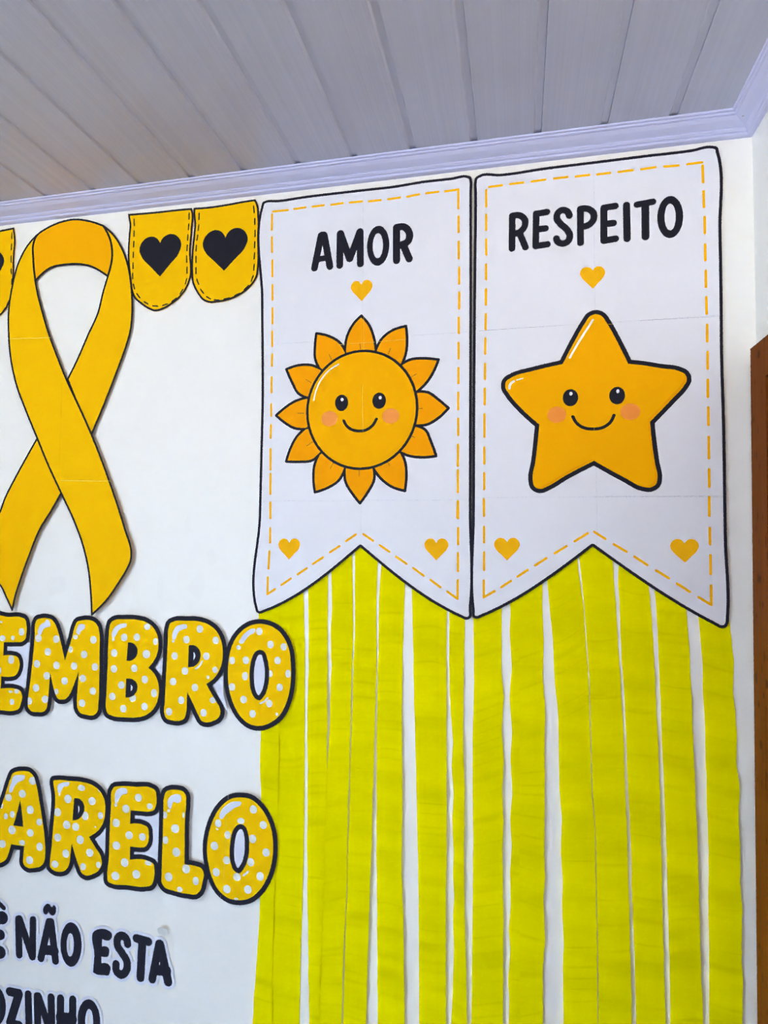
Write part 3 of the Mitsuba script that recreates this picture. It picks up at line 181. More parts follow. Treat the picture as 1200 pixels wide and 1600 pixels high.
WORDS = [{'line': 8.3,'letters': [{'name': 'E','fill': [(-1026.1,1640.9),(-986.2,1641.4),(-958.5,1642),(-948.6,1638.5),(-944.6,1629.4),(-944,1609.5),(-946.2,1599.5),(-953.2,1594.2),(-966.5,1592.8),(-995.2,1591.7,1),(-995.6,1565.7,1),(-973.4,1566.7),(-962.5,1563.9),(-957.2,1552.5),(-959.6,1537.5),(-966.1,1528.1),(-975.8,1525.1),(-998.5,1524.7,1),(-999,1500.5,1),(-965.1,1502.1),(-954.2,1498.9),(-949.4,1490.2),(-951.4,1475.2),(-956.8,1463.3),(-967.4,1459.4),(-998.9,1458.7),(-1022.8,1458.3),(-1031,1462),(-1033.6,1476.9),(-1030.6,1552.4),(-1030.7,1628.1),(-1030,1636.6)],'holes': [],'dots': [(-954.9,1613.3,6.5,7.5),(-977.1,1558.2,7.1,8.3),(-998.5,1599.1,7,5.9),(-974.7,1600.8,4.3,4.7),(-972,1476.4,5.5,5.8),(-962,1497.7,5.9,4.6),(-975.7,1496.1,4.9,2.5),(-1001.9,1535.4,3,6.7),(-1002.7,1631.1,3,2),(-1015,1563.2,7.6,7.5),(-1013,1511.4,7.6,7.5)],'shines': [],'lens': [],'glints': []},{'name': 'M','fill': [(-924,1631.8),(-921.3,1637.7),(-911.7,1641.3),(-896.3,1641.8),(-886.6,1638.9),(-878.6,1630.1),(-872.5,1617.2),(-864,1591.3),(-855.4,1562.3,1),(-848.6,1583.8),(-841.7,1605.3),(-835,1630),(-831.4,1636.6),(-820.3,1640.3),(-805.4,1641.6),(-794.1,1638.7),(-785.6,1630.9),(-781.9,1618.9),(-780.2,1580.3),(-779.3,1532.2),(-779.9,1484.1),(-781.6,1469.6),(-787,1463.7),(-807.3,1462.4),(-818.5,1464.9),(-824.3,1471.7),(-826.5,1482.9),(-825.6,1513.6),(-824.5,1542.7,1),(-833.3,1519.6),(-845.7,1494.6),(-851.1,1489.4),(-860.5,1487.3),(-868.1,1488.4),(-874.1,1496.2),(-880.3,1512.1),(-887.3,1537.9,1),(-888.9,1510),(-891.6,1477.2),(-894.1,1467.3),(-899.6,1462.1),(-913,1460.4),(-926.6,1461.2),(-934.6,1468),(-935.9,1477.8),(-933.1,1507.6),(-928.1,1557.2),(-925,1606.9)],'holes': [],'dots': [(-916.1,1602.3,7.3,7.4),(-894.1,1577.2,7.3,7.4),(-875.8,1602.3,7.2,7.4),(-917.7,1552.8,7.3,7.4),(-873.7,1552,7.2,7.3),(-834.8,1552.7,7.1,7.3),(-894.8,1531,7.3,7.4),(-854.7,1523.3,7.2,7.3),(-918.1,1506.7,7.3,7.4),(-897,1485.9,7.3,7.3),(-933.1,1480.4,7.4,7.4),(-872.4,1502,4.7,5.7),(-813.6,1575.6,7.1,7.3),(-794,1604.3,7,7.3),(-789.3,1553.3,7,7.2),(-815,1530.3,7.1,7.2),(-792.4,1507.7,7,7.2),(-815,1483.6,7.1,7.2),(-843.3,1584,4.7,6.5),(-833.3,1608,5.1,4.4)],'shines': [[(-899.1,1639.3),(-893.3,1637.5),(-890.2,1632.2),(-890.4,1626.4),(-898.6,1624.4),(-906.1,1619.2),(-911.5,1609.1),(-916.8,1610.2),(-916.8,1620.5),(-911.3,1629.8),(-902.8,1634.2)],[(-827.5,1631.1),(-820.1,1633.4),(-813.9,1632.4),(-813.6,1625.1),(-821.5,1619.9),(-826,1612.4),(-831.7,1615.4),(-830.1,1625.3)]],'lens': [],'glints': []},{'name': 'B','fill': [(-759.8,1631),(-757.2,1638.4),(-750.1,1643),(-728.3,1645.3),(-703,1645.5),(-681.4,1641),(-667,1631.2),(-658.6,1617.3),(-656.3,1601.6),(-657.9,1585.8),(-664.6,1571.3),(-676.1,1557.3,1),(-663.1,1546.2),(-655.7,1532.5),(-653.1,1515.4),(-655.7,1498),(-664.1,1481.8),(-678.8,1469.9),(-698.2,1464.3),(-723.3,1462.8),(-748.6,1463.8),(-759.6,1467.9),(-763.5,1477.2),(-763.3,1501.1),(-762.1,1565.1),(-761.5,1613.3)],'holes': [[(-719.9,1602.1,1),(-709.9,1601.6),(-701.7,1594.9),(-699.3,1585.5),(-703,1575.8),(-711.8,1569.1),(-722,1567.8,1)],[(-722,1534.7,1),(-709,1534.3),(-699.9,1527.7),(-697.7,1519.1),(-701.2,1509.5),(-709.9,1501.8),(-722.5,1500,1)]],'dots': [(-728.3,1611.4,6.9,7.2),(-701.3,1612.8,6.8,7.1),(-680.3,1633.1,6.8,6),(-662.4,1606.4,4.9,6.6),(-748.7,1581.4,6.9,7.2),(-680.8,1582.4,8,7.9),(-748.4,1551.7,6.9,7.2),(-705.4,1554.8,6.8,7.1),(-682.8,1535.4,6.7,7.1),(-731.6,1522.3,6.9,7.1),(-663.1,1511.3,6.3,7.5),(-750.2,1499.9,6.9,7.1),(-707.2,1499.6,7.2,7.1),(-726.4,1478.7,6.8,7.1),(-682.2,1485.4,6.7,7.1),(-751.2,1606.5,3.1,3.2)],'shines': [[(-754.7,1613.5),(-752.3,1624.9),(-742.5,1634.1),(-731.7,1637.6),(-723.5,1636.8),(-724.3,1631.5),(-733.3,1628.8),(-740.4,1623.7),(-746.5,1613.9),(-751.8,1608.8)]],'lens': [[(-712,1523.9,1),(-708.7,1521.7),(-707.7,1518.2),(-708.9,1514.5),(-712,1512,1)]],'glints': []},{'name': 'R','fill': [(-636.1,1633.1),(-633.7,1640.3),(-624.2,1645.3),(-601.6,1646.9),(-575.8,1646.9),(-555.1,1641.4),(-539.7,1630.4),(-530,1613.8),(-526.3,1595.5),(-527.6,1573.9),(-534,1556.7),(-544.7,1543.1),(-557.7,1533.9,1),(-549.3,1520.5),(-538.9,1505.8),(-531.1,1494.1),(-528.7,1485.1),(-532.4,1474.9),(-543.2,1468.1),(-556.6,1464.6),(-565.1,1466.6),(-572.1,1476.1),(-582.8,1495.5),(-595.6,1517.1,1),(-595.8,1502.4),(-597,1479.1),(-601.1,1468.1),(-609.6,1464.1),(-625.2,1463.7),(-637.4,1467.2),(-641.1,1474.7),(-640.8,1496.6),(-638.8,1559.2),(-637.3,1606.3)],'holes': [[(-594.2,1602.3,1),(-581.7,1602.1),(-572.9,1595),(-570.2,1584.2),(-573.3,1573.3),(-581.7,1565.1),(-594.9,1562.1,1)]],'dots': [(-572.6,1633,6.5,7),(-599.1,1612.6,6.6,7),(-540.5,1613.4,6.4,6.9),(-622.4,1581.6,6.6,7),(-558.6,1584,6.5,6.9),(-600.8,1555.2,6.6,7),(-624.6,1534.6,6.6,7),(-580.4,1526.2,6.5,6.9),(-607.3,1501.7,6.6,7),(-631.6,1479.2,6.6,7),(-562.1,1481.7,6.4,6.9),(-543.9,1505.5,6.4,5.8),(-540.8,1560.2,5.4,5.8),(-554.4,1546.1,3,3.4),(-625.9,1608.3,3.1,2.8)],'shines': [[(-628.7,1616.1),(-626.4,1627.2),(-618.8,1636.9),(-610.1,1639.5),(-598.8,1639.1),(-597.9,1634.5),(-606.5,1631),(-615,1626),(-620,1616.4),(-623.4,1610.8),(-627.8,1612.2)]],'lens': [[(-584.5,1590.6,1),(-581.7,1587.6),(-580.6,1583.5),(-581.5,1579.4),(-584.5,1575.5,1)]],'glints': [(3.4,[(-579.1,1560.3,1),(-572.3,1565.6),(-566.5,1574.4,1)])]},{'name': 'O','fill': [(-456.6,1646.4),(-437,1644.1),(-420.6,1636.3),(-407.5,1621.7),(-399.2,1604),(-395.4,1580.2),(-394.6,1556.3),(-396.7,1532.3),(-402.7,1509.5),(-415.2,1486.4),(-431.1,1473.4),(-450.5,1465.8),(-470.1,1467),(-488.4,1478.6),(-501.9,1497.4),(-511.6,1522.7),(-515.3,1546.9),(-515,1573),(-510.5,1599.2),(-500.8,1619.6),(-487.8,1633.8),(-473,1642.8)],'holes': [[(-454.3,1600.1),(-446,1597.5),(-440.2,1585.6),(-436.6,1569.2),(-435.9,1554.1),(-438.5,1534.4),(-444.8,1519),(-454.4,1510.6),(-463.5,1514.9),(-470.3,1528.1),(-473.1,1547.6),(-472.6,1568.9),(-468.8,1585.8),(-462.4,1596.7)]],'dots': [(-455.9,1632.7,6.2,6.8),(-434,1610.4,6.2,6.8),(-408.9,1607.4,5.8,6.8),(-480.6,1580.4,6.3,6.8),(-420.2,1582.8,6.1,6.8),(-507.6,1578.7,5.7,6.9),(-481.9,1552,5.9,7.6),(-507,1531.3,6.3,6.9),(-415.5,1535.7,6.1,6.7),(-400.2,1560.5,5.1,7.2),(-433.2,1558.8,4,6.3),(-484,1510.3,6.3,6.8),(-434.9,1506.1,6.1,6.7),(-466.3,1486.1,6.2,6.8),(-420.1,1488.3,2.9,3),(-495.5,1602.6,4.7,4.3)],'shines': [[(-494,1610.6),(-490.9,1620),(-479.5,1631.9),(-469.6,1637.6),(-463,1636.3),(-464.6,1630.9),(-474.4,1625.2),(-482.5,1615.7),(-489,1609.3)]],'lens': [],'glints': [(3.3,[(-451.9,1505.3,1),(-444.6,1509.2),(-438.3,1515.6,1)])]}],'fill': [[(-996.2,1590.8),(-935.2,1593.3),(-941.7,1504.6),(-998.6,1500.6)],[(-661.6,1557.3),(-646.3,1580),(-648,1543.8)],[(-544.5,1532.3),(-524.6,1551),(-524,1518.9),(-514.2,1485.2),(-523.6,1497.6)]],'seams': []},{'line': 8.4,'letters': [{'name': 'A','fill': [(-969.6,1330.1),(-965.5,1338.7),(-954.7,1343.8),(-939.5,1345.9),(-926.4,1344.4),(-917.5,1337.3),(-911.6,1324.1),(-902.9,1290.4),(-895.4,1258.6),(-888.8,1223.2),(-886.8,1196.5),(-888.3,1180.2),(-894.4,1171.4),(-911.3,1165.3),(-926.4,1164.5),(-934.1,1169.6),(-935.3,1185.7),(-933.8,1203.6,1),(-963.7,1204,1),(-968.5,1187.5),(-974.6,1174),(-983.1,1167.6),(-996.2,1163.9),(-1011.8,1166.2),(-1016.6,1174.8),(-1013,1195.4),(-999.4,1244.6),(-991.4,1267.4),(-979.5,1301.6),(-973.6,1320.2)],'holes': [[(-946.2,1289.7,1),(-941.3,1265),(-937.8,1239.8,1),(-960,1240.3,1),(-953.8,1260.1),(-950,1275.1)]],'dots': [(-941.8,1302.3,8,7.6),(-919.4,1328.9,8.2,7.6),(-973,1292.1,7.5,7),(-922.8,1273.7,7.8,8.1),(-902,1252.5,6.4,6.8),(-977.7,1255.9,4.8,5.8),(-963,1261,5.5,6.6),(-962.5,1231.5,8.3,8.2),(-921.2,1230.3,7.7,7.2),(-983.4,1202.6,7.9,7.6),(-899.3,1206.3,7.2,7.9),(-938.8,1209.8,6.5,5.1),(-920.8,1178.7,8.2,7.5),(-988.4,1275.1,4.4,5.5)],'shines': [[(-972,1306),(-968.1,1321),(-961,1335.4),(-950.1,1337.3),(-936.5,1335.7),(-938.9,1330),(-951.8,1323.4),(-960.2,1314.4),(-965.3,1303.8),(-970.7,1301.5)]],'lens': [],'glints': []},{'name': 'R','fill': [(-873.2,1332.9),(-863.9,1335.2),(-838.6,1335.9),(-811.4,1336.2),(-788.5,1332.3),(-769.6,1320.6),(-760.6,1303.8),(-759.4,1286.2),(-762,1268.3),(-771.7,1251.5),(-792.6,1236,1),(-778.9,1219),(-766.1,1202.8),(-763.8,1190.7),(-769.5,1177.8),(-783.5,1168.3),(-797.8,1164.5),(-806.1,1168.3),(-812.7,1179.9),(-821.7,1200.1),(-829.6,1220.6,1),(-831.1,1200.8),(-833.6,1181),(-839.5,1170.6),(-854,1164.5),(-866.6,1165.7),(-874.9,1171),(-875.6,1181.6),(-873.3,1206.9),(-870.6,1252.1),(-868.3,1288.3),(-869.5,1311.6),(-872.7,1325.7)],'holes': [[(-826.7,1304.4,1),(-814.6,1304.1),(-806,1295.9),(-804,1285.5),(-808.4,1274.3),(-816.5,1266.4),(-828.9,1263.1,1)]],'dots': [(-811.5,1324.9,7.9,5.7),(-840.2,1302,8,8),(-787.6,1302.7,7.8,7.4),(-861.9,1274.9,7.6,7.9),(-801.6,1273.8,7,8.2),(-768.8,1277.9,5.7,6.7),(-841.2,1253.6,7.9,8),(-821.7,1251.7,7.5,7.5),(-860.3,1228,7.6,7.5),(-811.2,1228.8,7.9,8),(-841.5,1200.1,7.5,7.8),(-789.8,1207.2,7.8,7.4),(-864.5,1177.9,7.6,6.8),(-803.4,1180.1,6.2,6.7),(-770.8,1187.3,4.9,5.9),(-779.4,1256,2,1.8),(-770.8,1324.1,5.1,3.5),(-858.8,1308.1,2.5,2.2)],'shines': [[(-863.3,1317.6),(-863.6,1324.8),(-855.3,1330.5),(-837.4,1330.7),(-839.4,1326.9),(-849.8,1323.3),(-854.8,1316.5),(-856.8,1310.9),(-862.1,1312.3)]],'lens': [[(-817.7,1292.2,1),(-814.9,1288.9),(-814.2,1285),(-815.1,1280.8),(-817.7,1277,1)]],'glints': []},{'name': 'E','fill': [(-746,1326.9),(-742.1,1332.5),(-730,1335.4),(-696,1337.5),(-666.2,1338.4),(-656.2,1334.1),(-653.6,1324.8),(-654.5,1305.6),(-658.3,1298.3),(-667.1,1294.9),(-684.9,1294),(-705.8,1293.7,1),(-706.5,1268.9,1),(-680.3,1270.1),(-670.3,1265.9),(-667.6,1254.1),(-669.5,1236.6),(-675.3,1229.9),(-683.1,1228.5),(-705.4,1227.9,1),(-705.1,1204.1,1),(-666.8,1205.8),(-656.9,1201.8),(-654.3,1191.7),(-655.2,1174.5),(-659.8,1163.6),(-673.4,1159),(-711.1,1157.4),(-741.1,1156.4),(-750.3,1159.6),(-751.6,1168.2),(-749.5,1200),(-749,1252.6),(-747.3,1300.3)],'holes': [],'dots': [(-690.5,1317.9,7.5,7.3),(-666.7,1304.5,5.9,5.5),(-715.8,1295.4,7.6,7.7),(-735.6,1267.7,7.7,7.7),(-707.9,1248.1,7.6,7.3),(-680.3,1247.9,7.1,6.9),(-734,1226.5,8,7.7),(-715.8,1197.7,8,8),(-667.1,1202.3,7.1,4.5),(-734.5,1171.1,8.4,7.6),(-691.2,1179.3,7.9,7.9),(-737.2,1300.4,3.6,3.2)],'shines': [[(-739.4,1308.1),(-739.7,1320.4),(-735.9,1327.8),(-713.8,1329.4),(-713.3,1325.5),(-723.6,1320.1),(-730.4,1311.6),(-733.2,1305.2),(-738.3,1303.8)]],'lens': [],'glints': []},{'name': 'L','fill': [(-637.4,1326.3),(-634.7,1333.4),(-627,1337.6),(-611.5,1339.3),(-599.9,1337.4),(-593.9,1330.3),(-593.3,1320),(-594.9,1285.6),(-594.5,1242.9),(-594.1,1208.1,1),(-571.6,1207.7),(-560.2,1204.8),(-555.8,1196.9),(-557.8,1181.5),(-562.2,1165.8),(-570.5,1158),(-585.7,1157),(-616.4,1159.1),(-632.5,1162.6),(-638.9,1169.5),(-639.5,1186.6),(-639,1255.3),(-638.7,1298.5)],'holes': [],'dots': [(-614.1,1269.6,8.1,7.9),(-633.2,1247.3,5.4,7.2),(-610.9,1228,7.7,8.2),(-590.7,1200.8,7.6,8.1),(-625.2,1182.3,7.7,7.8),(-571.2,1181.6,6.1,7.4),(-602.6,1162.9,5.7,4.7),(-635.6,1291.9,4.9,6.5),(-598,1295.6,2.3,5.5),(-628,1300.4,3.1,2.8)],'shines': [[(-629.2,1308),(-630.4,1318.3),(-623.8,1327.5),(-615.2,1331.4),(-604.5,1330.1),(-604.3,1319),(-611.9,1315.7),(-617.8,1317.7),(-621.5,1310.5),(-625.2,1303.2)]],'lens': [],'glints': []},{'name': 'O','fill': [(-484.2,1337.5),(-467.7,1336),(-451,1325.5),(-436.2,1307),(-426.9,1284.7),(-423.8,1258.6),(-426,1230.2),(-433.7,1204.6),(-448.7,1179.7),(-466.6,1164.3),(-486.6,1158.2),(-506.9,1159.3),(-525.6,1170.3),(-539.1,1190.5),(-547.1,1214.8),(-550.5,1241.5),(-547.3,1268.9),(-539.3,1293.4),(-526.6,1315),(-510.1,1330.4),(-497.1,1335.8)],'holes': [[(-485.6,1290.7),(-477.8,1287.8),(-471.2,1275.1),(-469.1,1257),(-470.5,1235.2),(-477.5,1216.1),(-488.3,1204.8),(-496.7,1208),(-503.4,1219.8),(-506.1,1239.6),(-505,1259.8),(-499.8,1278.8),(-492.6,1288)]],'dots': [(-461.9,1318.7,6.9,7.3),(-485.3,1296.3,7,5.4),(-442.9,1293.5,6.9,7),(-529.4,1287.6,6.4,7.1),(-510.8,1269,5.9,7),(-462.5,1267.4,6.9,7.6),(-535.9,1247.3,7.5,7.4),(-436.7,1246.7,6.8,7.3),(-511.8,1224.7,7,7),(-465.4,1226.6,6.6,7.3),(-531.5,1201.8,7.1,7.4),(-447.3,1204.3,6.9,7.6),(-491,1198.2,7.3,7),(-510.3,1174.7,7.4,7.3),(-470.1,1178.8,7.3,7.3),(-492.1,1159.5,4,2.5),(-530.9,1277,2.2,2)],'shines': [[(-527.2,1301.4),(-522.8,1312),(-511.8,1323.1),(-498.9,1329.1),(-485,1327.4),(-487.7,1322.9),(-496.8,1318.7),(-506,1311),(-515.1,1304.2),(-522.5,1295.9),(-526.2,1296.4)]],'lens': [],'glints': [(3.7,[(-478.6,1202.7,1),(-474.2,1205.7),(-470.1,1210,1)])]}],'fill': [[(-780.4,1234.7),(-756.5,1256.5),(-755,1204.9)],[(-696.6,1285.9),(-645.5,1295.2),(-646.2,1205.5),(-696.6,1213.7)]],'seams': [(-510.8,1341.8,-510.8,1331.7),(-512.9,1302.8,-518.1,1166.2),(-521.7,1161.6,-522.5,1154)]}]
TEXT = [{'letters': [('E_circumflex',[(24.6,[(-1009.8,1057.8,1),(-1007.1,991.7,1)]),(24.6,[(-1009.8,1057.4,1),(-982.1,1060.4,1)]),(20,[(-1008.5,1025.1,1),(-985.4,1027.8,1)]),(23.8,[(-1007.2,992.1,1),(-984.1,995,1)]),(9,[(-1010.7,1081.1,1),(-999.1,1091.8,1),(-979.7,1079.4,1)])])]},{'letters': [('N',[(14.8,[(-945.9,1062.4,1),(-941.6,996.8,1)]),(14.8,[(-943.1,1062.8,1),(-912.5,997.5,1)]),(14.5,[(-913,1065.3,1),(-911.5,997.7,1)])]),('A_tilde',[(15.1,[(-877.7,1066.1,1),(-893.1,997.3,1)]),(15.1,[(-873.2,1066.7,1),(-861,997.2,1)]),(18.1,[(-884.9,1013.6,1),(-863.6,1015.1,1)]),('poly',[(-891.6,1086.5),(-887.8,1096),(-882.1,1099.8),(-876.3,1098.2),(-871.7,1093.9),(-869.4,1098.4),(-865.9,1098.4),(-862.9,1090.2),(-865,1082.3),(-869.9,1078.9),(-874.9,1080.3),(-879.5,1085.3,1),(-882.3,1080.1),(-888,1079.3)])]),('O',[('ring',(-828.3,1031.5,22.9,40.6),(-829.9,1030.6,7.9,21.5))])]},{'letters': [('E',[('poly',[(-779.1,1062.7),(-775.5,1065.1),(-748.5,1067.5),(-743.4,1064.8),(-742.2,1055.7),(-745.9,1051.3),(-762.1,1050.6,1),(-762.4,1037,1),(-750.3,1037.6),(-747.2,1035),(-747.3,1025.7),(-749.8,1020.4),(-752.8,1019.5),(-762.9,1019.1,1),(-762.6,1006.8,1),(-746.7,1006.5),(-743,1002.5),(-744.2,993.8),(-747.9,986.4),(-754.2,986.2),(-774.9,985.9),(-779.5,987.8),(-779.2,993.3),(-777.7,1018.2)])]),('S',[(15.1,[(-708.7,1049.3,1),(-712.5,1059),(-722.4,1062.3),(-730.2,1055),(-729.5,1043.6),(-719.7,1031.2),(-710,1018.8),(-709.2,1003.6),(-721.3,992.3),(-730,996.7),(-731.6,1009.5,1)])]),('T',[(15.4,[(-691,1061.8,1),(-666.1,1059.2,1)]),(16.4,[(-678.6,1058.4,1),(-680.8,993.4,1)])]),('A',[(15.4,[(-644.5,1058.2,1),(-656.8,994,1)]),(16.8,[(-642.4,1057.6,1),(-624.7,994.3,1)]),(18.9,[(-650.8,1011.3,1),(-628.4,1012.8,1)])])],'tip': [(-645.8,1085.9),(-641.7,1091),(-631.4,1092.4),(-625.3,1088.7),(-626.8,1080.9),(-631.8,1075),(-641.3,1076),(-645.2,1079.9)]},{'letters': [('O',[('ring',(-994.1,892.9,26.2,38.4),(-994.1,892.9,9.8,21.4))]),('Z',[(16.6,[(-960.8,924.9,1),(-939.2,924.7,1)]),(18.2,[(-939.6,923.6,1),(-957.1,867.6,1)]),(16.6,[(-956,866,1),(-936.6,866,1)])]),('I',[(15.4,[(-918.8,926.1,1),(-914.5,860.5,1)])]),('N',[(15.4,[(-898.7,925.7,1),(-894.8,862.1,1)]),(15.4,[(-896.4,926,1),(-866.3,863.3,1)]),(15.8,[(-868.1,928,1),(-864.7,863.6,1)])]),('H',[(15.8,[(-847.6,929.4,1),(-846.5,864.9,1)]),(15.4,[(-821.3,931.8,1),(-820.3,867.6,1)]),(20.7,[(-846.5,894.6,1),(-821.6,896.9,1)])]),('O',[('ring',(-785.8,899.3,24,38.7),(-785.2,898.6,8.5,22))])]}]

# ------------------------------------------------------------------ the room
XR, XL, YB, ZC = 0.3636, -1.80, -3.05, 2.4656
obj('wall_back', box(XL - .1, XR + .12, 0, .12, 0, ZC + .1), 'mat_wall', kind='structure', label='smooth cream-white painted wall carrying the paper decorations')
DY0, DY1, DZ = -0.088, -0.93, 2.040          # door opening in the right wall
obj('wall_right', join(box(XR, XR + .12, DY0, 0, 0, ZC + .1), box(XR, XR + .12, DY1, DY0, DZ, ZC + .1), box(XR, XR + .12, YB, DY1, 0, ZC + .1)),
    'mat_wall_side', kind='structure', label='pale side wall with a brown wooden door frame')
WY0, WY1, WZ1 = -2.90, -1.95, 2.20   # open doorway in the left wall
obj('wall_left', join(box(XL - .12, XL, YB, 0, WZ1, ZC + .1), box(XL - .12, XL, WY1, 0, 0, WZ1), box(XL - .12, XL, YB, WY0, 0, WZ1)),
    'mat_wall_front', kind='structure', label='side wall with an open doorway')
obj('wall_front', box(XL - .12, XR + .12, YB - .12, YB, 0, ZC + .1), 'mat_wall_front', kind='structure', label='wall behind the viewer')
obj('floor', box(XL - .12, XR + .12, YB - .12, .12, -.1, 0), 'mat_floor', kind='structure', label='grey tiled floor')
obj('door_2', join(box(XL - .125, XL + .015, WY0, WY0 + .04, 0, WZ1), box(XL - .125, XL + .015, WY1 - .04, WY1, 0, WZ1), box(XL - .125, XL + .015, WY0, WY1, WZ1 - .04, WZ1)),
    'mat_frame_white', kind='structure', label='frame of the open doorway')

# ceiling of PVC planks that run towards the wall, each with a recessed tongue along one edge
obj('ceiling', box(XL - .1, XR + .1, YB - .1, .1, ZC + .006, ZC + .1), 'mat_plank_gap', kind='structure', label='grey-lilac ceiling of narrow PVC planks')
PITCH, PX0 = 0.10345, -0.8931
x = PX0 - PITCH * 9
while x < XR:
    a, b = max(x, XL), min(x + PITCH, XR)
    if b - a > 0.01:
        # profile across the plank: wide face, bevel, tongue 3 mm higher
        f = min(b, x + PITCH - 0.0130)
        g = min(b, f + .0030)
        prof = [(a + .0007, 0), (f, 0), (g, .0029), (b, .0029), (b, .0062), (a + .0004, .0062), (a + .0004, .0007)]
        if g >= b - 1e-6: prof = [(a + .0007, 0), (b, 0), (b, .0062), (a + .0004, .0062), (a + .0004, .0007)]
        e = trimesh.creation.extrude_polygon(Polygon(prof), abs(YB), engine='earcut')
        v = np.array(e.vertices)
        obj('plank', trimesh.Trimesh(np.c_[v[:, 0], -v[:, 2], ZC + v[:, 1]], e.faces[:, ::-1], process=False), 'mat_plank', 'ceiling')
    x += PITCH
# crown moulding with a mitred corner
ZB = 2.4400
PROF = [(0, 0), (6, 0), (9, 1.2), (10.5, 3.4), (9.6, 4.6), (12.2, 5.6), (15, 8.0), (14.4, 9.2), (16, 10.2), (21, 12.0), (27, 14.6), (32.5, 18.6), (31.8, 19.6), (35, 20.2), (36.4, 22.0), (35.6, 23.0), (38.6, 23.6), (40, 25.6), (0, 25.6)]
prof = Polygon([(p / 1000, h / 1000) for p, h in PROF])
def moulding(length):
    e = trimesh.creation.extrude_polygon(prof, length, engine='earcut'); v = np.array(e.vertices)
    v[:, 2] = np.where(v[:, 2] > length / 2, length - v[:, 0], 0)      # the far end is cut at 45 degrees
    return v, e.faces
v, f = moulding(XR - XL)
obj('trim_1', trimesh.Trimesh(np.c_[XL + v[:, 2], -v[:, 0], ZB + v[:, 1]], f, process=False), 'mat_trim', kind='structure', label='lilac-white crown moulding above the decorations')
v, f = moulding(-YB)
obj('trim_2', trimesh.Trimesh(np.c_[XR - v[:, 0], YB + v[:, 2], ZB + v[:, 1]], f[:, ::-1], process=False), 'mat_trim', kind='structure', label='lilac-white crown moulding on the side wall')
s = trimesh.creation.icosphere(subdivisions=2, radius=.0022); s.apply_translation((XR - .024, -.036, ZB + .0145))
obj('screw', s, 'mat_metal', 'trim_2', label='small dark screw head')

# door in the right wall: mitred casing, lining, leaf
CW, CT = 0.058, 0.0196
def tilt(mesh):          # the frame is a little out of plumb
    v = np.array(mesh.vertices); v[:, 0] -= 0.0105 * np.clip((2.09 - v[:, 2]) / 0.97, -.2, 1.6) * (v[:, 0] < XR + .02)
    return trimesh.Trimesh(v, mesh.faces, process=False)
def casing(poly, xf):    # polygon in (y, z), from the wall out to xf
    e = trimesh.creation.extrude_polygon(Polygon(poly), XR + .03 - xf, engine='earcut'); v = np.array(e.vertices)
    return trimesh.Trimesh(np.c_[xf + v[:, 2], v[:, 0], v[:, 1]], e.faces, process=False)
yo, zo, yi, zi = -0.033, 2.090, -0.033 - CW, 2.090 - CW + .002
labels['door_1'] = {'kind': 'structure', 'label': 'brown wooden door with a mitred frame'}
xf = XR - CT
obj('jamb', tilt(casing([(yo, 0), (yo, zo), (yi, zi), (yi, 0)], xf)), 'mat_wood', 'door_1')
obj('jamb', tilt(casing([(DY1 - .055, 0), (DY1 - .055, zo), (DY1, zi), (DY1, 0)], xf)), 'mat_wood', 'door_1')
obj('head', tilt(casing([(yo, zo + .0008), (DY1 - .055, zo + .0008), (DY1, zi + .0008), (yi, zi + .0008)], xf - .0008)), 'mat_wood', 'door_1')
obj('lining', join(box(XR - .004, XR + .11, yi - .022, yi - .002, 0, zi), box(XR - .004, XR + .11, DY1 + .002, DY1 + .022, 0, zi), box(XR - .004, XR + .11, DY1, yi, zi - .02, zi)), 'mat_wood', 'door_1')
obj('leaf', join(box(XR + .05, XR + .085, DY1 + .024, yi - .024, .01, zi - .022), *[box(XR + .044, XR + .05, DY1 + .12, yi - .12, a, b) for a, b in ((.15, .9), (1.02, 1.9))]), 'mat_wood', 'door_1')

# lamp under the ceiling, behind the viewer
for (pos, col, power), lab in zip(LAMPS, ('round white bulb hanging below the ceiling near the door', 'round white bulb hanging below the ceiling near the open doorway')):
    lx, ly, lz = pos
    lamp = thing('ceiling_lamp', lab, 'lamp')
    q = trimesh.creation.icosphere(subdivisions=3, radius=LAMP_R); q.apply_translation(pos)
    k = obj('globe', q, 'mat_frame_white', lamp, smooth=True)
    scene[k]['emitter'] = {'type': 'area', 'radiance': {'type': 'rgb', 'value': [c * power for c in col]}}
    stem = trimesh.creation.cylinder(radius=.02, height=ZC - lz - LAMP_R + .012, sections=24); stem.apply_translation((lx, ly, (ZC + lz + LAMP_R) / 2 - .006))
    obj('stem', stem, 'mat_frame_white', lamp)

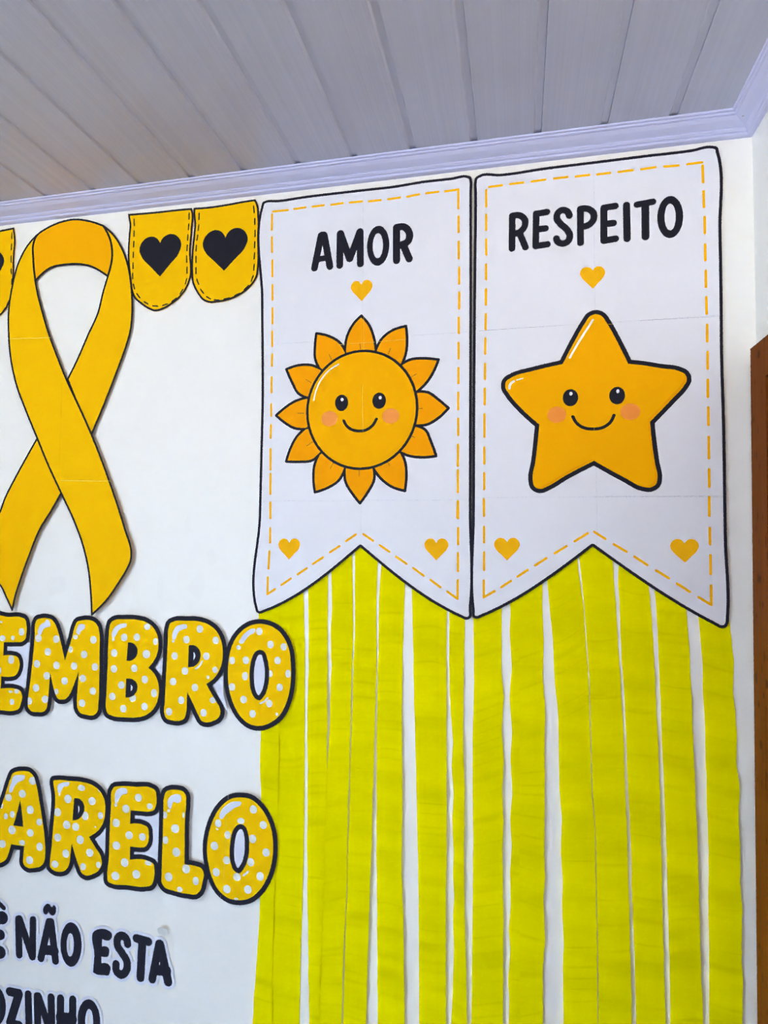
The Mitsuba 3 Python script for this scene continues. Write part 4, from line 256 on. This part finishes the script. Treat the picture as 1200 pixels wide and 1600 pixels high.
# ------------------------------------------------------------------ crepe streamers
ORD = ['first', 'second', 'third', 'fourth', 'fifth', 'sixth', 'seventh', 'eighth', 'ninth', 'tenth', 'eleventh', 'twelfth', 'thirteenth', 'fourteenth', 'fifteenth']
NOTE = ['narrow folded yellow crepe streamer, first from the left, partly behind the last O of EMBRO',
        'yellow crepe streamer, second from the left, partly under the narrow folded first one', 'yellow crepe streamer, third from the left, below the left half of the AMOR banner',
        'yellow crepe streamer, fourth from the left, left of the notch of the AMOR banner', 'yellow crepe streamer, fifth from the left, straight below the notch of the AMOR banner',
        'yellow crepe streamer, sixth from the left, right of the notch of the AMOR banner', 'wide yellow crepe streamer, seventh from the left, with a long crease near its right edge',
        'narrowest yellow crepe streamer, below the place where the two banners meet', 'yellow crepe streamer, ninth from the left, first below the RESPEITO banner',
        'yellow crepe streamer, tenth from the left, with a broad gap on its right', 'yellow crepe streamer, eleventh from the left, left of the thin gap that imitates a lit edge',  # a sliver of bare wall stands in for the lit streamer edge
        'yellow crepe streamer, fourth from the right, close beside its left neighbour below the RESPEITO notch', 'yellow crepe streamer, third from the right',
        'yellow crepe streamer, second from the right, between two white gaps', 'rightmost yellow crepe streamer beside the brown door frame']
PAIR = {2: 1, 4: 3}
FRONT = {1: .0022, 3: .0016}        # streamers that lie over a neighbour
for i, (L, R) in enumerate(STRIPS, 1):
    L, R = (np.array(sorted(e, key=lambda q: q[1])) / 1000 for e in (L, R))
    z = np.arange(0.30, 1.805, 0.004); nc = 9
    j = PAIR.get(i, i)
    rs = np.random.RandomState(40 + j)
    xl = np.interp(z, L[:, 1], L[:, 0]) + 0.0005 * (noise1(z, 100 + i, .011) - .5) + 0.00045 * (noise1(z, 200 + i, .0037) - .5)
    xr = np.interp(z, R[:, 1], R[:, 0]) + 0.0005 * (noise1(z, 300 + i, .011) - .5) + 0.00045 * (noise1(z, 400 + i, .0037) - .5)
    t = np.linspace(0, 1, nc)
    X = xl[:, None] * (1 - t) + xr[:, None] * t
    Z = np.repeat(z[:, None], nc, 1)
    zz = Z + (rs.rand() - .5) * 0.16 * (X - (-.16 if j == 1 else -.09 if j == 3 else X.mean())) + .004 * noise1(X, 500 + j, .02)
    k3 = noise1(zz, 600 + j, .016)
    amp = np.where(Z > 1.60, .45, 1.0) * (.55 if i <= 2 else 1.0)
    Y = 0.0008 + FRONT.get(i, 0) * np.clip((1.70 - Z) / .2, 0, 1) + amp * 0.0034 * k3 + (0.0035 if i > 2 else 0) * np.clip((1.58 - Z) / .2, 0, 1) + 0.0008 * (noise1(zz, 700 + j, .007) - .5) + 0.0004 * np.sin(np.pi * t)[None, :] + 0.0004 * (noise1(Z, 800 + j, .09) - .5)
    V = np.stack([X, -Y, Z], -1).reshape(-1, 3)
    r, c = np.meshgrid(np.arange(len(z) - 1), np.arange(nc - 1), indexing='ij'); a = (r * nc + c).ravel()
    F = np.vstack([np.c_[a, a + 1, a + nc + 1], np.c_[a, a + nc + 1, a + nc]])
    me = trimesh.Trimesh(V, F, process=False)
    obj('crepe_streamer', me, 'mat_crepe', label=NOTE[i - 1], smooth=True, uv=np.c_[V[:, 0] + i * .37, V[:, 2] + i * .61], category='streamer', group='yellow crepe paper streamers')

# ------------------------------------------------------------------ banners
LY = 0.00014                                    # one printed layer
def letters_of(spec):
    if spec[0] == 'ring': return ellipse(spec[1]).difference(ellipse(spec[2]))
    if spec[0] == 'poly': return shape(spec[1])
    return stroke(*spec)
def banner(name, label, data, sun=False):
    b = thing(name, label, 'banner', 'swallowtail paper banners')
    out = shape(data['outline'])
    x0, z0, x1, z1 = out.bounds
    sx, sz = data['seam_x'], data['seam_z']
    obj('backing', slab(out.buffer(-.001), .0046, .0003), 'mat_paper_edge', b)
    n = 0
    for r in range(3):
        top = [1e4, sz[0], sz[1]][r]; bot = [sz[0], sz[1], -1e4][r]
        for c in range(2):
            g = .16
            xs = ((-1e4, sx[0] - g), (sx[0] + g, 1e4))[c]
            cell = Polygon([(a / 1000, h / 1000) for a, h in ((xs[0], bot + g), (xs[1], bot + g), (xs[1], top - g), (xs[0], top - g))])
            p = out.intersection(cell)
            obj('sheet', slab(p, .0049, .0003), 'mat_paper', b)
    F = .0049
    obj('border', slab(out.difference(out.buffer(-.0045, quad_segs=6)), F + LY), 'mat_ink', b, label='thin black border line')
    obj('dashed_line', slab(unary_union([dash(d, 3.9) for d in data['dashes']]), F + LY), 'mat_stitch', b, label='dashed orange line inside the border')
    for ch, parts in data['letters']:
        obj('letter', slab(unary_union([letters_of(p) for p in parts]), F + LY), 'mat_ink', b, label=f'black letter {ch}')
    for hrt, nm in zip(data['hearts'], ('small orange heart below the word', 'small orange heart at the lower left', 'small orange heart at the lower right')):
        obj('heart', slab(shape(hrt), F + LY), 'mat_stitch', b, label=nm)
    return b, F
def face(b, s, d, F, cheek, w=None):
    for e, g in zip(d['eyes'], d['glints']):
        obj('eye', slab(ellipse(e), F), 'mat_ink', s); obj('eye_glint', slab(ellipse(g), F + LY), 'mat_glint', s)
    for e in d['cheeks']: obj('cheek', slab(ellipse(e), F), cheek, s, label='round pink cheek')
    obj('smile', slab(stroke(*d['smile']), F), 'mat_ink', s)

b1, F = banner('paper_banner', 'white swallowtail paper banner reading AMOR with a smiling sun', BANNERS['love'])
ring, disc = ellipse(SUN['ring']), ellipse(SUN['face'])
sun = obj('sun', slab(disc, F + 4 * LY), 'mat_sun_face', b1, label='smiling printed sun')
cx_, cz_ = SUN['face'][0] / 1000, SUN['face'][1] / 1000
rays = [unary_union([shape(r), Polygon([(r[0][0] / 1000, r[0][1] / 1000), (r[-2][0] / 1000, r[-2][1] / 1000), (cx_, cz_)])]).buffer(.0004) for r in SUN['rays']]
rays = [Polygon(max(getattr(r, 'geoms', [r]), key=lambda g: g.area).exterior) for r in rays]
half = SUN['line'] / 2000
obj('ray_outline', slab(unary_union([r.buffer(half, quad_segs=4) for r in rays]), F + LY), 'mat_ink', sun)
for r in rays:
    obj('ray', slab(r.buffer(-half), F + 2 * LY), 'mat_sun_ray', sun)
for t in SUN['ticks']: obj('ray_crease', slab(dash(t, 1.1), F + 3 * LY), 'mat_ink_brown', sun)
obj('outline', slab(ring, F + 3.3 * LY), 'mat_ink', sun)
obj('shading', slab(disc.difference(ellipse(SUN['shade'])), F + 5 * LY), 'mat_sun_shade', sun, label='darker orange crescent')
obj('shine', slab(stroke(*SUN['shine']), F + 5 * LY), 'mat_shine', sun)
face(b1, sun, SUN, F + 5 * LY, 'mat_cheek')
for t in SUN_SEAMS: obj('sheet_seam', slab(dash(t, .55), F + 7 * LY, LY), 'mat_seam_pale', b1)

b2, F = banner('paper_banner', 'white swallowtail paper banner reading RESPEITO with a smiling star', BANNERS['respect'])
fill = shape(STAR['fill'])
star = obj('star', slab(fill, F + 2 * LY), 'mat_star_fill', b2, label='smiling printed star')
obj('outline', slab(fill.buffer(STAR['line'] / 1000, quad_segs=8, join_style=2, mitre_limit=1.6), F + LY), 'mat_ink', star)
obj('shading', slab(fill.difference(affinity.translate(fill, -.0040, .0032)).buffer(-.0003), F + 3 * LY), 'mat_star_shade', star, label='darker orange edge')
for w, p in STAR['shines']: obj('shine', slab(stroke(w, p), F + 4 * LY), 'mat_shine', star)
face(b2, star, STAR, F + 3 * LY, 'mat_cheek_star')
for t in STAR_SEAMS: obj('sheet_seam', slab(dash(t, .5), F + 6 * LY, LY), 'mat_seam_fold', b2)
for t in GREY_SEAMS: obj('sheet_seam', slab(dash(t, .45), F + LY / 2, LY / 2), 'mat_seam_grey', b2)

# ------------------------------------------------------------------ pocket-shaped flags
for d, lab in zip(FLAGS, ('yellow pocket-shaped paper flag cut off by the left edge, left of the ribbon', 'yellow pocket-shaped paper flag just right of the ribbon', 'yellow pocket-shaped paper flag beside the AMOR banner')):
    fl = thing('paper_flag', lab, 'paper flag', 'yellow paper flags along the crown moulding')
    out = shape(d['outline'])
    obj('sheet', slab(out, .0018, .0005), 'mat_flag_yellow', fl)
    obj('border', slab(out.difference(out.buffer(-.0036)), .0018 + LY), 'mat_ink', fl, label='black border line')
    obj('dashed_line', slab(unary_union([dash(t, 2.4) for t in d['dashes']]), .0018 + LY), 'mat_ink', fl, label='black dashed stitching line')
    obj('heart', slab(shape(d['heart']), .0018 + LY), 'mat_ink', fl, label='black heart')

# ------------------------------------------------------------------ awareness ribbon: it leaves the wall towards its tails
rb = thing('awareness_ribbon', 'large looped yellow awareness ribbon cut from paper with black edges', 'ribbon')
lift = lambda z: 0.0042 + 0.0055 * (2.35 - z) / 0.73
hl = RIBBON['line'] / 2000
parts = {k: shape(RIBBON[k]) for k in ('front', 'back_upper', 'back_lower', 'loop')}
for i, (k, mt, nm) in enumerate((('back_lower', 'ribbon_back', 'lower tail of the rear band'), ('back_upper', 'ribbon_back', 'upper half of the rear band'), ('loop', 'ribbon_loop', 'deeper orange inside of the loop'), ('front', 'ribbon_yellow', 'front band'))):
    o = {'back_lower': -.0012, 'back_upper': -.0012, 'loop': -.0006, 'front': 0}[k]
    g = parts[k]
    q = obj('loop' if k == 'loop' else 'band', slab(g.buffer(-hl), o, .0003, lift), 'mat_' + mt, rb, label=nm)
    obj('edge_line', slab(g.buffer(hl * .9).difference(g.buffer(-hl)), o, .0003, lift), 'mat_ink', q, label='black edge line')
    if k == 'front':
        for t in RIBBON['seams'][0::2]: obj('sheet_seam', slab(dash(t, 1.0), o + LY, LY, lift), 'mat_seam_pale', q, label='pale seam between sheets')
        obj('fold', slab(dash(RIBBON['folds'][0], .9), o + LY, LY, lift), 'mat_seam_fold', q, label='faint fold line')

# ------------------------------------------------------------------ dotted bubble lettering
WL = ('yellow polka dot bubble lettering reading EMBRO with thick black outlines, below the ribbon', 'yellow polka dot bubble lettering reading ARELO with thick black outlines, above the small dark words')
for wd, lab in zip(WORDS, WL):
    w = thing('paper_lettering', lab, 'lettering', None)
    w_line = wd['line'] / 1000
    F = .0060
    taken, back, built = Polygon(), [], []
    for l in wd['letters']:
        y = shape(l['fill'])
        for h in l['holes']: y = y.difference(shape(h))
        solid = y.buffer(w_line, quad_segs=8)
        if l['name'] != 'O': solid = Polygon(solid.exterior)
        for h in l['lens']: solid = solid.difference(shape(h))
        back.append(Polygon(max(getattr(solid, 'geoms', [solid]), key=lambda g: g.area).exterior))
        built.append((l, y, solid))
    cover = unary_union(back + [Polygon(np.array(p) / 1000).buffer(0) for p in wd['fill']])
    obj('backing_paper', slab(cover, F, .0003), 'mat_shine_lilac', w, label='white paper showing between and inside the letters')
    for l, y, solid in built:
        k = obj('letter', slab(y, F + 2 * LY), 'mat_letter_yellow', w, label=f"yellow polka dot letter {l['name']}")
        obj('outline', slab(solid.difference(taken), F + LY), 'mat_ink', k, label='thick black outline')
        taken = taken.union(solid)
        ins = y.buffer(-.0002)
        obj('polka_dots', slab(unary_union([ellipse(e) for e in l['dots']]).intersection(ins), F + 3 * LY), 'mat_dot', k, label='white polka dots', kind='stuff')
        g = [shape(p) for p in l['shines']] + [stroke(a, p) for a, p in l['glints']]
        for gg in g: obj('shine', slab(gg.intersection(ins), F + 4 * LY), 'mat_shine_lilac', k, label='white gloss mark')
    for i, t in enumerate(wd['seams']):
        obj('sheet_seam', slab(dash(t, .55), F + 5 * LY, LY), 'mat_seam_pale' if i == 1 else 'mat_paper_edge', w)

# ------------------------------------------------------------------ small dark words on white-edged paper
TL = ('dark letter E with circumflex on white-edged paper at the left edge', 'dark word reading NÃO on white-edged paper', 'dark word reading ESTA with its curled accent, on white-edged paper', 'dark word reading OZINHO on white-edged paper at the bottom left')
for d, lab in zip(TEXT, TL):
    w = thing('word_cutout', lab, 'lettering', None)
    F = .0018
    gl = [(ch, unary_union([letters_of(p) for p in ps])) for ch, ps in d['letters']]
    body = unary_union([g for _, g in gl]).buffer(.0052).buffer(.002).buffer(-.002)
    obj('backing_paper', slab(body, F, .0004), 'mat_shine_lilac', w, label='white paper edge around the letters')
    for ch, g in gl:
        obj('letter', slab(g, F + LY), 'mat_ink', w, label='dark letter ' + {'E_circumflex': 'E with circumflex', 'A_tilde': 'A with tilde'}.get(ch, ch))
    if 'tip' in d:
        t = shape(d['tip']); zc = t.centroid.y
        obj('curled_accent', slab(t, .0060, .0003, lambda z: (z - zc) * .30), 'mat_dot', w, label='curled paper tip of the accent, white back showing')
